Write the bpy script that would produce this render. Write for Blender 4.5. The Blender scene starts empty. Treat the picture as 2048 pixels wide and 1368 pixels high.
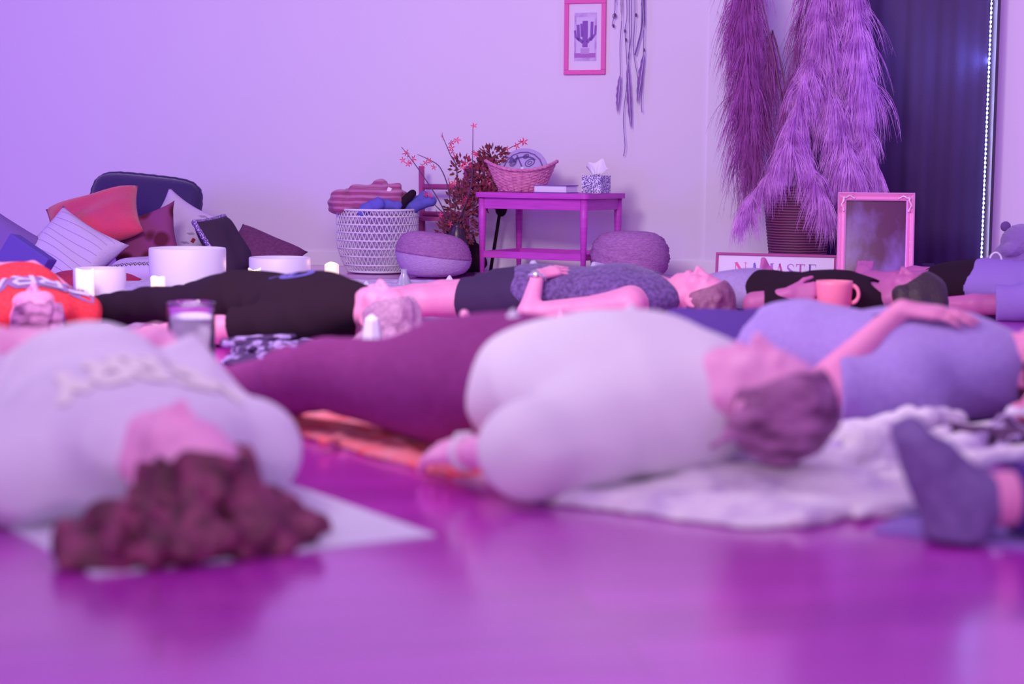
import bpy, bmesh, math, random
import numpy as np
import openvdb
from mathutils import Vector, Matrix
from mathutils.bvhtree import BVHTree

random.seed(7)
RNG = np.random.default_rng(7)
C = bpy.context.scene.collection
R = math.radians
V = Vector

# ------------------------------------------------------------------ camera
F_PX, CAM_H, PITCH, ROLL = 3400.0, 0.62, R(5.94), R(0.5)
cam_data = bpy.data.cameras.new('camera')
cam = bpy.data.objects.new('camera', cam_data); C.objects.link(cam)
cam_data.sensor_width = 36.0
cam_data.lens = 36.0 * F_PX / 2048.0
cam.matrix_world = Matrix.Translation((0, 0, CAM_H)) @ (Matrix.Rotation(math.pi/2 - PITCH, 4, 'X') @ Matrix.Rotation(ROLL, 4, 'Z'))
cam_data.clip_start = 0.05
cam_data.dof.use_dof = True
cam_data.dof.focus_distance = 8.8
cam_data.dof.aperture_fstop = 1.9
bpy.context.scene.camera = cam
bpy.context.view_layer.update()
_M = cam.matrix_world.to_3x3()

def ray(px, py):
    return (_M @ V(((px - 1024) / F_PX, -(py - 684) / F_PX, -1.0)))
def G(px, py, z=0.0):
    """point of the photograph on the level z"""
    d = ray(px, py); t = (z - CAM_H) / d.z
    return V((d.x * t, d.y * t, z))
def DP(px, py, Y):
    """point of the photograph at the distance Y into the room"""
    d = ray(px, py); t = Y / d.y
    return V((d.x * t, Y, CAM_H + d.z * t))

# ------------------------------------------------------------------ render look, world, lights
sc = bpy.context.scene
sc.view_settings.view_transform = 'Standard'
sc.view_settings.look = 'None'
sc.view_settings.gamma = 1.0
sc.view_settings.exposure = 0.06
sc.view_settings.use_curve_mapping = False

w = bpy.data.worlds.new('room_glow'); sc.world = w; w.use_nodes = True
w.node_tree.nodes['Background'].inputs[0].default_value = (0.48, 0.24, 0.82, 1)
w.node_tree.nodes['Background'].inputs[1].default_value = 0.66

def area(name, loc, aim, size, power, col, sy=None):
    l = bpy.data.lights.new(name, 'AREA'); l.energy = power; l.color = col; l.size = size
    if sy: l.shape = 'RECTANGLE'; l.size_y = sy
    o = bpy.data.objects.new(name, l); C.objects.link(o)
    o.location = loc
    o.rotation_euler = (V(aim) - V(loc)).to_track_quat('-Z', 'Y').to_euler()
    return o
area('key_fill_light', (-1.7, 4.0, 2.5), (0.4, 8.8, 0.3), 0.9, 118, (0.88, 0.80, 0.80))
area('key_fill_light', (-.3, 4.2, 2.4), (0.2, 9.8, 0.0), 1.2, 42, (0.82, 0.66, 0.86))  # fill added to lift the low back wall, not a ceiling fixture
area('key_fill_light', (0.2, 2.2, 2.9), (0.1, 3.8, 0), 2.2, 22, (0.95, 0.72, 0.84))
area('front_fill_light', (-.8, -2.2, 1.9), (0.1, 5.0, 0.3), 2.4, 78, (0.90, 0.74, 0.86), 1.6)  # soft fill added behind the camera for the near sides; no window there
area('violet_fill_light', (-5.6, 6.8, 1.2), (-1.5, 9.8, 0.9), 1.2, 80, (0.20, 0.06, 1.0))  # saturated violet fill added to tint the left of the wall
area('violet_fill_light', (3.4, 6.6, 1.6), (2.9, 9.2, 0.9), 0.8, 16, (0.55, 0.22, 1.0))  # violet fill added for the wall right of the light strip
area('violet_fill_light', (4.6, 5.0, 1.6), (1.6, 7.0, 0.2), 1.2, 14, (0.5, 0.2, 1.0))  # violet side fill added from the right, aimed at the people

# ------------------------------------------------------------------ materials
_mats = {}
def mat(name, col, rough=0.8, col2=None, scale=30, bump=0.0, bscale=None, metal=0.0, emit=None, estr=0.0,
        trans=0.0, alpha=1.0, kind='noise', spec=0.3, stretch=None, sheen=0.0, sss=0.0, contrast=(0.35, 0.65)):
    if name in _mats: return _mats[name]
    m = bpy.data.materials.new(name); m.use_nodes = True
    nt = m.node_tree; p = nt.nodes['Principled BSDF']
    p.inputs['Base Color'].default_value = (*col, 1); p.inputs['Roughness'].default_value = rough
    p.inputs['Metallic'].default_value = metal; p.inputs['Specular IOR Level'].default_value = spec
    if sheen: p.inputs['Sheen Weight'].default_value = sheen
    if trans: p.inputs['Transmission Weight'].default_value = trans
    if sss:
        p.inputs['Subsurface Weight'].default_value = sss
        p.inputs['Subsurface Radius'].default_value = (0.02, 0.008, 0.006)
    if alpha < 1: p.inputs['Alpha'].default_value = alpha
    if emit: p.inputs['Emission Color'].default_value = (*emit, 1); p.inputs['Emission Strength'].default_value = estr
    tc = nt.nodes.new('ShaderNodeTexCoord'); mp = nt.nodes.new('ShaderNodeMapping')
    nt.links.new(tc.outputs['Object'], mp.inputs[0])
    if stretch: mp.inputs['Scale'].default_value = stretch
    def tex(sc_):
        if kind == 'voronoi':
            t = nt.nodes.new('ShaderNodeTexVoronoi'); t.inputs['Scale'].default_value = sc_
        elif kind == 'wave':
            t = nt.nodes.new('ShaderNodeTexWave'); t.inputs['Scale'].default_value = sc_
            t.bands_direction = 'Z'; t.inputs['Distortion'].default_value = 1.2
        else:
            t = nt.nodes.new('ShaderNodeTexNoise'); t.inputs['Scale'].default_value = sc_
            t.inputs['Detail'].default_value = 4
        nt.links.new(mp.outputs[0], t.inputs['Vector'])
        return t.outputs[0]
    if col2:
        r = nt.nodes.new('ShaderNodeValToRGB')
        r.color_ramp.elements[0].position = contrast[0]; r.color_ramp.elements[1].position = contrast[1]
        r.color_ramp.elements[0].color = (*col, 1); r.color_ramp.elements[1].color = (*col2, 1)
        nt.links.new(tex(scale), r.inputs[0]); nt.links.new(r.outputs[0], p.inputs['Base Color'])
    if bump:
        b = nt.nodes.new('ShaderNodeBump'); b.inputs['Strength'].default_value = bump
        b.inputs['Distance'].default_value = 0.01
        nt.links.new(tex(bscale or scale), b.inputs['Height']); nt.links.new(b.outputs[0], p.inputs['Normal'])
    _mats[name] = m
    return m

# ------------------------------------------------------------------ object helpers
def link(name, me, m=None, parent=None, smooth=False):
    o = bpy.data.objects.new(name, me); C.objects.link(o)
    if m is not None:
        for x in (m if isinstance(m, (list, tuple)) else [m]): me.materials.append(x)
    if smooth: me.polygons.foreach_set('use_smooth', [True] * len(me.polygons))
    if parent is not None: o.parent = parent
    return o
def pyd(name, v, f, m=None, parent=None, smooth=False):
    me = bpy.data.meshes.new(name); me.from_pydata([tuple(x) for x in v], [], f); me.update()
    return link(name, me, m, parent, smooth)
def bmo(name, bm, m=None, parent=None, smooth=False, bevel=0):
    if bevel: bmesh.ops.bevel(bm, geom=bm.edges[:], offset=bevel, segments=2, affect='EDGES', profile=0.6)
    bmesh.ops.recalc_face_normals(bm, faces=bm.faces[:])
    me = bpy.data.meshes.new(name); bm.to_mesh(me); bm.free()
    return link(name, me, m, parent, smooth)
def tag(o, label, cat, group=None, kind=None):
    o['label'] = label; o['category'] = cat
    if group: o['group'] = group
    if kind: o['kind'] = kind
    return o
def thing(name, label, cat, loc=(0, 0, 0), rz=0.0, group=None):
    o = bpy.data.objects.new(name, None); C.objects.link(o); o.empty_display_size = 0.1
    o.location = loc; o.rotation_euler = (0, 0, rz)
    return tag(o, label, cat, group)
def struct(o):
    o['kind'] = 'structure'; return o

def bbox_bm(bm, c, s, rot=None):
    M = Matrix.Translation(c) @ (rot.to_4x4() if rot is not None else Matrix()) @ Matrix.Diagonal((*s, 1))
    bmesh.ops.create_cube(bm, size=1, matrix=M)
def tube_bm(bm, pts, rad, n=8, caps=True):
    pts = [V(p) for p in pts]; rads = rad if isinstance(rad, (list, tuple)) else [rad] * len(pts)
    rings = []
    t0 = (pts[1] - pts[0]).normalized(); ref = V((0, 0, 1)) if abs(t0.z) < 0.9 else V((1, 0, 0))
    a = t0.cross(ref).normalized()
    for i, p in enumerate(pts):
        t = (pts[min(i + 1, len(pts) - 1)] - pts[max(i - 1, 0)]).normalized()
        a = (a - t * a.dot(t)).normalized(); b = t.cross(a)
        rings.append([bm.verts.new(p + (a * math.cos(k * 2 * math.pi / n) + b * math.sin(k * 2 * math.pi / n)) * rads[i]) for k in range(n)])
    for r0, r1 in zip(rings, rings[1:]):
        for k in range(n): bm.faces.new((r0[k], r0[(k + 1) % n], r1[(k + 1) % n], r1[k]))
    if caps: bm.faces.new(rings[0][::-1]); bm.faces.new(rings[-1])
def lathe_bm(bm, prof, n=48, c=(0, 0, 0), fn=None):
    rings = []
    for i, (r, z) in enumerate(prof):
        if r < 1e-5: rings.append([bm.verts.new((c[0], c[1], c[2] + z))]); continue
        ring = []
        for k in range(n):
            a = k * 2 * math.pi / n; rr = r + (fn(i, k, a) if fn else 0)
            ring.append(bm.verts.new((c[0] + rr * math.cos(a), c[1] + rr * math.sin(a), c[2] + z)))
        rings.append(ring)
    for r0, r1 in zip(rings, rings[1:]):
        for k in range(n):
            if len(r0) == 1 and len(r1) > 1: bm.faces.new((r0[0], r1[k], r1[(k + 1) % n]))
            elif len(r1) == 1 and len(r0) > 1: bm.faces.new((r0[k], r0[(k + 1) % n], r1[0]))
            elif len(r0) > 1: bm.faces.new((r0[k], r0[(k + 1) % n], r1[(k + 1) % n], r1[k]))
def lathe(name, prof, m, parent=None, n=48, fn=None, c=(0, 0, 0), smooth=True):
    bm = bmesh.new(); lathe_bm(bm, prof, n, c, fn); return bmo(name, bm, m, parent, smooth)
def tube(name, pts, rad, m, parent=None, n=8):
    bm = bmesh.new(); tube_bm(bm, pts, rad, n); return bmo(name, bm, m, parent, True)
def box(name, c, s, m, parent=None, bevel=0.003, rot=None):
    bm = bmesh.new(); bbox_bm(bm, c, s, rot); return bmo(name, bm, m, parent, False, bevel)
def smooth_path(pts, n=6):
    """Catmull-Rom through the points"""
    P = [V(p) for p in pts]; P = [P[0] * 2 - P[1]] + P + [P[-1] * 2 - P[-2]]; out = []
    for i in range(1, len(P) - 2):
        for k in range(n):
            t = k / n; a, b, c, d = P[i-1], P[i], P[i+1], P[i+2]
            out.append(0.5 * ((2 * b) + (c - a) * t + (2*a - 5*b + 4*c - d) * t*t + (3*b - a - 3*c + d) * t**3))
    out.append(P[-2]); return out
def ribbons(name, strokes, width, m, parent, place, step=0.12):
    """flat lettering or drawing: strokes are polylines in (u, v); place(u, v) gives the point on the surface"""
    vs, fs = [], []
    for st in strokes:
        w_ = width
        if isinstance(st[0], (int, float)): w_ = st[0]; st = st[1]
        pts = []
        for a, b in zip(st, st[1:]):
            n = max(1, int(math.hypot(b[0]-a[0], b[1]-a[1]) / step))
            pts += [(a[0] + (b[0]-a[0]) * k / n, a[1] + (b[1]-a[1]) * k / n) for k in range(n)]
        pts.append(st[-1])
        for i, p in enumerate(pts):
            q0, q1 = pts[max(i-1, 0)], pts[min(i+1, len(pts)-1)]
            dx, dy = q1[0]-q0[0], q1[1]-q0[1]; L = math.hypot(dx, dy) or 1
            nx, ny = -dy / L * w_ / 2, dx / L * w_ / 2
            vs += [place(p[0]+nx, p[1]+ny), place(p[0]-nx, p[1]-ny)]
            if i: b = len(vs) - 4; fs.append((b, b+1, b+3, b+2))
    return pyd(name, vs, fs, m, parent)

# ------------------------------------------------------------------ smooth solid modelling (distance fields turned into one mesh)
class Solid:
    def __init__(self, vox=0.006): self.ops = []; self.vox = vox; self.post = None
    def cap(self, a, b, ra, rb=None, k=0.02, flat=1.0, cut=None, op='u'):
        self.ops.append(('c', np.array(a, float), np.array(b, float), ra, ra if rb is None else rb, k, flat, cut, op)); return self
    def ell(self, c, r, Rm=None, k=0.02, op='u'):
        self.ops.append(('e', np.array(c, float), np.array(r, float), np.eye(3) if Rm is None else np.array(Rm, float), k, op)); return self
    def chain(self, pts, rads, k=0.02, flat=1.0):
        for i in range(len(pts) - 1): self.cap(pts[i], pts[i+1], rads[i], rads[i+1], k, flat)
        return self
    def mesh(self, zmin=None, noise=None, extra=None):
        los, his = [], []
        for o in self.ops:
            if o[-1] == 's': continue
            if o[0] == 'c': r = max(o[3], o[4]); los.append(np.minimum(o[1], o[2]) - r); his.append(np.maximum(o[1], o[2]) + r)
            else: r = o[2].max(); los.append(o[1] - r); his.append(o[1] + r)
        lo = np.min(los, 0) - 0.05; hi = np.max(his, 0) + 0.05
        if zmin is not None: lo[2] = max(lo[2], zmin - 0.03)
        vx = self.vox; n = np.ceil((hi - lo) / vx).astype(int) + 1
        D = np.full(n, 0.08, np.float32)
        ax = [lo[i] + vx * np.arange(n[i]) for i in range(3)]
        for o in self.ops:
            if o[0] == 'c': r = max(o[3], o[4]); l = np.minimum(o[1], o[2]) - r; h = np.maximum(o[1], o[2]) + r; k = o[5]
            else: r = o[2].max(); l = o[1] - r; h = o[1] + r; k = o[4]
            m_ = 0.03 + k
            i0 = np.clip(((l - m_ - lo) / vx).astype(int), 0, n); i1 = np.clip(((h + m_ - lo) / vx).astype(int) + 2, 0, n)
            if (i1 <= i0).any(): continue
            X = ax[0][i0[0]:i1[0], None, None]; Y = ax[1][None, i0[1]:i1[1], None]; Z = ax[2][None, None, i0[2]:i1[2]]
            if o[0] == 'c':
                _, a, b, ra, rb, k, fl, cut, op = o
                A = a / (1, 1, fl); B = b / (1, 1, fl); ab = B - A; L2 = (ab ** 2).sum() + 1e-12
                px, py, pz = X - A[0], Y - A[1], Z / fl - A[2]
                t = np.clip((px * ab[0] + py * ab[1] + pz * ab[2]) / L2, 0, 1)
                d = (np.sqrt((px - t*ab[0])**2 + (py - t*ab[1])**2 + (pz - t*ab[2])**2) - (ra + (rb - ra) * t)) * (0.5 + 0.5 * fl)
                if cut is not None:
                    c_, n_ = np.array(cut[0], float), np.array(cut[1], float); n_ /= np.linalg.norm(n_)
                    d = np.maximum(d, (X - c_[0]) * n_[0] + (Y - c_[1]) * n_[1] + (Z - c_[2]) * n_[2])
            else:
                _, c_, r_, Rm, k, op = o
                x, y, z = X - c_[0], Y - c_[1], Z - c_[2]
                q = [(x * Rm[i][0] + y * Rm[i][1] + z * Rm[i][2]) for i in range(3)]
                k0 = np.sqrt(sum((q[i] / r_[i]) ** 2 for i in range(3))); k1 = np.sqrt(sum((q[i] / r_[i] ** 2) ** 2 for i in range(3))) + 1e-9
                d = k0 * (k0 - 1) / k1
            S_ = D[i0[0]:i1[0], i0[1]:i1[1], i0[2]:i1[2]]
            if op == 's': h_ = np.clip(.5 - .5 * (S_ + d) / k, 0, 1); S_[...] = S_ * (1 - h_) - d * h_ + k * h_ * (1 - h_)
            else: h_ = np.clip(.5 + .5 * (d - S_) / k, 0, 1); S_[...] = d * (1 - h_) + S_ * h_ - k * h_ * (1 - h_)
        X, Y, Z = ax[0][:, None, None], ax[1][None, :, None], ax[2][None, None, :]
        if noise is not None: D += noise(X, Y, Z).astype(np.float32)
        if extra is not None: D = extra(D, X, Y, Z)
        if zmin is not None: D = np.maximum(D, (zmin - Z).astype(np.float32))
        # close the box
        D[0] = D[-1] = 0.05; D[:, 0] = D[:, -1] = 0.05; D[:, :, 0] = 0.05; D[:, :, -1] = 0.05
        g = openvdb.FloatGrid(); g.background = 0.08; g.copyFromArray(np.ascontiguousarray(np.clip(D, -0.08, 0.08), dtype=np.float32))
        p, _, q = g.convertToPolygons(isovalue=0.0, adaptivity=0.0)
        p = p * vx + lo
        me = bpy.data.meshes.new('solid')
        me.vertices.add(len(p)); me.vertices.foreach_set('co', p.astype(np.float32).ravel())
        me.loops.add(q.size); me.loops.foreach_set('vertex_index', q[:, ::-1].astype(np.int32).ravel())
        me.polygons.add(len(q)); me.polygons.foreach_set('loop_start', np.arange(0, q.size, 4, dtype=np.int32))
        me.update(calc_edges=True); me.validate()
        bm = bmesh.new(); bm.from_mesh(me)
        bmesh.ops.smooth_vert(bm, verts=bm.verts[:], factor=0.5, use_axis_x=True, use_axis_y=True, use_axis_z=True)
        bm.to_mesh(me); bm.free()
        return me
    def build(self, name, m, parent=None, zmin=None, noise=None, extra=None):
        me = self.mesh(zmin, noise, extra); me.name = name
        return link(name, me, m, parent, True)

def wrinkle(amp=0.004, fx=22, fy=14, fz=18, seed=0, cross=1.0):
    r = np.random.default_rng(seed); ph = r.uniform(0, 6.28, 8)
    def f(X, Y, Z):
        w1 = np.sin(Y * fy * 0.6 + ph[0] + 1.3 * np.sin(X * 9 + ph[1])) * 1.4
        a = np.sin(X * fx + w1 + Z * fz + ph[2])
        b = np.sin(X * fx * 0.47 + Y * fy * 1.6 * cross + ph[3] + 1.7 * np.sin(Z * 13 + X * 5 + ph[4]))
        return amp * (0.55 * (np.abs(a) * 2 - 1) + 0.6 * b)
    return f
# ------------------------------------------------------------------ people
# local frame of a person lying on the back: x towards the crown, z up, -y = the person's left hand side
def head_ops(S, c, t, f, sc_=1.0):
    """head with face; t = towards the crown, f = where the face looks"""
    c, t, f = V(c), V(t).normalized(), V(f); f = (f - t * f.dot(t)).normalized(); s = t.cross(f)
    Rm = [tuple(s), tuple(f), tuple(t)]
    P = lambda a, b, d: tuple(c + (s * a + f * b + t * d) * sc_)
    r = lambda a, b, d: (a * sc_, b * sc_, d * sc_)
    S.ell(P(0, -.008, .025), r(.076, .096, .090), Rm, .03)
    S.ell(P(0, .022, -.035), r(.060, .070, .082), Rm, .03)
    S.ell(P(0, .050, -.093), r(.030, .026, .024), Rm, .03)       # chin
    S.cap(P(-.05, .0, -.07), P(0, .045, -.092), .022 * sc_, .02 * sc_, .03)
    S.cap(P(.05, .0, -.07), P(0, .045, -.092), .022 * sc_, .02 * sc_, .03)
    for q in (-1, 1):
        S.ell(P(q*.031, .090, .000), r(.018, .014, .011), Rm, .014, 's')   # eye sockets
        S.cap(P(q*.014, .086, .018), P(q*.046, .076, .017), .008 * sc_, .006 * sc_, .012)  # brow
        S.ell(P(q*.040, .062, -.030), r(.022, .022, .018), Rm, .025)       # cheek
    S.cap(P(0, .090, .006), P(0, .112, -.030), .007 * sc_, .011 * sc_, .010)   # nose
    for q in (-1, 1):
        S.ell(P(q*.011, .098, -.034), r(.009, .011, .008), Rm, .006)
        S.ell(P(q*.006, .104, -.042), r(.004, .006, .004), Rm, .003, 's')
        S.ell(P(q*.031, .077, .000), r(.013, .010, .009), Rm, .004)        # closed lids
        S.ell(P(q*.078, -.012, -.012), r(.009, .022, .033), Rm, .008)      # ear
        S.ell(P(q*.085, -.006, -.010), r(.006, .011, .018), Rm, .005, 's')
    S.ell(P(0, .090, -.058), r(.024, .012, .006), Rm, .006)               # lips
    S.ell(P(0, .088, -.069), r(.020, .012, .007), Rm, .006)
    S.ell(P(0, .102, -.0635), r(.022, .008, .0015), Rm, .003, 's')

def hand_ops(S, w, d, nrm, thumb, curl=0.35, sc_=1.0, spread=0.12, thumb_out=0.8):
    """hand from the wrist w along d, nrm = out of the back of the hand, thumb = side of the thumb"""
    w, d, nrm = V(w), V(d).normalized(), V(nrm); nrm = (nrm - d * nrm.dot(d)).normalized()
    sd = d.cross(nrm); sd = sd if sd.dot(V(thumb)) > 0 else -sd
    P = lambda a, b, e: w + (d * a + sd * b + nrm * e) * sc_
    roots = [P(.088, .030, 0), P(.092, .010, .003), P(.088, -.011, .002), P(.080, -.030, -.001)]
    for q in roots: S.cap(P(.005, (q - w).dot(sd) * .5 / sc_, 0), q, .015 * sc_, .0115 * sc_, .012)
    lens = [(.040, .024, .019), (.044, .028, .020), (.041, .026, .020), (.032, .019, .017)]
    for i, q in enumerate(roots):
        ang = 0.0; p = q; fan = (1.5 - i) * spread
        dd = (d * math.cos(fan) + sd * math.sin(fan)).normalized(); rr = [.0092, .0082, .0076, .0066]
        if i == 3: rr = [x * .88 for x in rr]
        for j, L in enumerate(lens[i]):
            ang += curl * (0.7, 1.1, .8)[j] * (1 + .12 * i)
            e = p + (dd * math.cos(ang) - nrm * math.sin(ang)) * L * sc_
            S.cap(p, e, rr[j] * sc_, rr[j+1] * sc_, .004); p = e
    a = P(.022, .026, -.006); b = a + (d * math.cos(thumb_out) + sd * math.sin(thumb_out) - nrm * .25).normalized() * .042 * sc_
    e = b + (d * math.cos(thumb_out * .5) + sd * math.sin(thumb_out * .5) - nrm * .3).normalized() * .032 * sc_
    S.cap(P(.008, .012, -.002), a, .016 * sc_, .015 * sc_, .012); S.cap(a, b, .0135 * sc_, .0105 * sc_, .008); S.cap(b, e, .0105 * sc_, .0085 * sc_, .004)

def foot_ops(S, ankle, toe_dir, sole_dir, sc_=1.0, infl=0.0, toes=True):
    """foot: toe_dir = heel to toes, sole_dir = out of the sole"""
    A, td, so = V(ankle), V(toe_dir).normalized(), V(sole_dir); so = (so - td * so.dot(td)).normalized(); sd = td.cross(so)
    P = lambda a, b, e: A + (td * a + sd * b + so * e) * sc_
    heel = P(-.045, 0, .048); ball = P(.115, 0, .058); i_ = infl
    S.cap(A, heel, .036 * sc_ + i_, .034 * sc_ + i_, .02)
    S.cap(heel, P(.10, .02, .052), .030 * sc_ + i_, .026 * sc_ + i_, .02)
    S.cap(heel, P(.10, -.02, .052), .030 * sc_ + i_, .026 * sc_ + i_, .02)
    S.cap(A, P(.09, 0, .038), .036 * sc_ + i_, .026 * sc_ + i_, .025)
    if toes:
        for j in range(5):
            b = (-.030 + j * .015); L = (.050, .045, .040, .034, .027)[j]; r_ = (.0135, .010, .0095, .009, .0085)[j]
            S.cap(P(.10, b, .055), P(.115 + L, b * 1.15, .060), (r_ + .003) * sc_ + i_, r_ * sc_ + i_, .004 if i_ == 0 else .012)

BASE = dict(hipL=(-.04, -.09, .10), hipR=(-.04, .09, .10), kneeL=(-.46, -.13, .085), kneeR=(-.46, .13, .085),
            ankleL=(-.86, -.17, .055), ankleR=(-.86, .17, .055), neck=(.50, 0, .10), head=(.66, 0, .105),
            shL=(.43, -.165, .085), shR=(.43, .165, .085), elL=(.17, -.25, .06), elR=(.17, .25, .06),
            wrL=(-.06, -.28, .045), wrR=(-.06, .28, .045))

def person(label, origin, head_to, top=None, legs=None, socks=None, W=1.0, T=1.0, LW=1.0, skin='skin', J=None,
           handL=None, handR=None, sleeve=0.5, leg_len=1.0, face=(0.12, 0, 1), crown=(1, 0, .05), belly=0.0, toeL=None, toeR=None,
           vox=0.006, wr=0.004, hem=-0.06, top_skip=(), cat='person', group=None, name='person', lift=0.0, tank=False, legwr=0.003, sleeveR=None, loose=0.012):
    j = dict(BASE); j.update(J or {}); j = {k: V(v) for k, v in j.items()}
    hd = V((head_to[0], head_to[1])); rz = math.atan2(hd.y, hd.x)
    root = thing(name, label, cat, (origin[0], origin[1], lift), rz)
    mid = [((-.10, 0, .105*T), .150*W), ((.0, 0, .108*T), .158*W), ((.16, 0, .108*T), .140*W), ((.33, 0, .115*T), .158*W), ((.43, 0, .11*T), .140*W)]
    fl = .64 * T / W
    S = Solid(vox)
    S.chain([m[0] for m in mid], [m[1] for m in mid], .03, fl)
    S.cap(j['shL'], j['shR'], .055 * W, None, .04)
    S.cap(j['neck'], j['head'] + V((-.03, 0, -.012)), .052, .05, .03); S.cap((.42, 0, .10), j['neck'], .075, .055, .04)
    head_ops(S, j['head'], crown, face)
    for q in 'LR':
        S.cap(j['sh'+q], j['el'+q], .045 * W, .037 * W, .03); S.cap(j['el'+q], j['wr'+q], .039 * W, .025, .02)
        S.cap(j['hip'+q], j['knee'+q], .085 * LW, .056 * LW, .03)
        k2 = j['knee'+q].lerp(j['ankle'+q], .3) + V((0, 0, -.008))
        S.cap(j['knee'+q], k2, .054 * LW, .054 * LW, .02); S.cap(k2, j['ankle'+q], .052 * LW, .033, .02)
        td = (toeL if q == 'L' else toeR) or (-.10, -.55 if q == 'L' else .55, .85)
        so = (j['ankle'+q] - j['knee'+q])
        foot_ops(S, j['ankle'+q], td, so)
        h = handL if q == 'L' else handR
        dflt = dict(d=(j['wr'+q] - j['el'+q]), nrm=(0, -.2 if q == 'L' else .2, 1), thumb=(0, 1 if q == 'L' else -1, 0))
        if h: dflt.update(h)
        hand_ops(S, j['wr'+q], **dflt)
    if belly: S.ell((.12, 0, .13 * T), (.17, .14 * W, .10 * T + belly), k=.04)
    S.build('body', M[skin], root, zmin=0.0)
    if top:
        T_ = Solid(vox); e = loose
        mm = [m for m in mid if m[0][0] >= hem - .05]
        T_.chain([m[0] for m in mm], [m[1] + e + .004 for m in mm], .03, fl)
        if tank:
            T_.cap((.33, -.055*W, .11*T), (.46, -.075, .10), .085*W, .05, .03, .9); T_.cap((.33, .055*W, .11*T), (.46, .075, .10), .085*W, .05, .03, .9)
        else:
            T_.cap(j['shL'], j['shR'], .055 * W + e, None, .05); T_.cap((.40, 0, .105*T), (.485, 0, .10), .10, .068, .04)
        if belly: T_.ell((.12, 0, .13 * T), (.18, .15 * W, .10 * T + belly + e), k=.04)
        if not tank:
            for q in 'LR':
                sl = sleeve if q == 'L' or sleeveR is None else sleeveR
                sh, el, wrr = j['sh'+q], j['el'+q], j['wr'+q]
                if sl <= 1: p = sh.lerp(el, sl); T_.cap(sh, sh.lerp(el, min(1, sl + .15)), .052 * W + e, .05 * W + e, .03, cut=(p, el - sh))
                else:
                    p = el.lerp(wrr, sl - 1); T_.cap(sh, el, .052 * W + e, .045 * W + e, .03)
                    T_.cap(el, el.lerp(wrr, min(1, sl - 1 + .2)), .045 * W + e, .034 + e, .02, cut=(p, wrr - el))
        hx = hem
        fn = wrinkle(wr, seed=len(label))
        def ex(D, X, Y, Z, hx=hx):
            return np.maximum(D, (hx + .012 * np.sin(Y * 30) - X) + 0 * Z)
        # neckline opening
        nz = j['neck']
        T_.ell((nz.x + .04, 0, nz.z + .04), (.06, .066, .06) if not tank else (.13, .07, .09), k=.01, op='s')
        T_.build('shirt' if not tank else 'tank_top', M[top], root, zmin=0.0015, noise=fn, extra=ex)
    if legs:
        mname, length = legs           # length 1 = full, .5 = to the knee
        L_ = Solid(vox); e = .008
        L_.chain([mid[0][0], mid[1][0], (.05, 0, .108*T)], [mid[0][1] + e, mid[1][1] + e, .148*W + e], .03, fl)
        for q in 'LR':
            hp, kn, an = j['hip'+q], j['knee'+q], j['ankle'+q]
            if length <= .5:
                p = hp.lerp(kn, length * 2); L_.cap(hp, kn, .085*LW + e + .006, .060*LW + e + .012, .03, cut=(p, kn - hp))
            else:
                k2 = kn.lerp(an, .3) + V((0, 0, -.008)); p = kn.lerp(an, (length - .5) * 2)
                L_.cap(hp, kn, .085*LW + e, .056*LW + e, .03); L_.cap(kn, k2, .054*LW + e, .054*LW + e, .02)
                L_.cap(k2, an, .052*LW + e, .033 + e, .02, cut=(p, an - kn))
        L_.build('shorts' if length <= .5 else 'trousers', M[mname], root, zmin=0.0008, noise=wrinkle(legwr, 16, 10, 20, seed=3 + len(label)))
    if socks:
        for q in 'LR':
            K = Solid(vox); kn, an = j['knee'+q], j['ankle'+q]; p = kn.lerp(an, .78)
            K.cap(kn.lerp(an, .7), an, .040, .038, .02, cut=(p, kn - an))
            td = (toeL if q == 'L' else toeR) or (-.10, -.55 if q == 'L' else .55, .85)
            foot_ops(K, an, td, an - kn, infl=.004, toes=True)
            K.build('sock', M[socks], root, zmin=0.0005)
    root['_j'] = 0; del root['_j']
    return root, j

def hair(root, c, t, f, m, blobs=(), front=.035, infl=.012, freq=90, amp=.004, zmin=.001, name='hair', vox=.005, swirl=1.0, line=.030):
    """hair cap over the crown plus loose locks; blobs: (a, b, ra, rb)"""
    c, t, f = V(c), V(t).normalized(), V(f); f = (f - t * f.dot(t)).normalized(); s = t.cross(f)
    Rm = [tuple(s), tuple(f), tuple(t)]
    S = Solid(vox)
    S.ell(tuple(c - f*.010 + t*.028), (.078 + infl, .096 + infl, .090 + infl), Rm, .02)
    # face side stays open: cut with a slanted plane and an ellipsoid in front of the face
    S.ell(tuple(c + f * (.105) - t * line), (.092, .085, .115), Rm, .012, 's')
    S.ell(tuple(c + f * .10 - t * (.03 + line)), (.14, .085, .095), Rm, .012, 's')
    for b in blobs: S.cap(b[0], b[1], b[2], b[3], .018, b[4] if len(b) > 4 else 1.0)
    s_, f_, t_ = np.array(s), np.array(f), np.array(t)
    def n(X, Y, Z):
        a = X * s_[0] + Y * s_[1] + Z * s_[2]; b = X * f_[0] + Y * f_[1] + Z * f_[2]; g = X * t_[0] + Y * t_[1] + Z * t_[2]
        ang = a * freq + 1.8 * swirl * np.sin(g * 28 + b * 22) + b * freq * .55
        return amp * (np.sin(ang) + .5 * np.sin(a * freq * 2.1 + g * 31 * swirl + b * freq))
    return S.build(name, m, root, zmin=zmin, noise=n)

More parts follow.
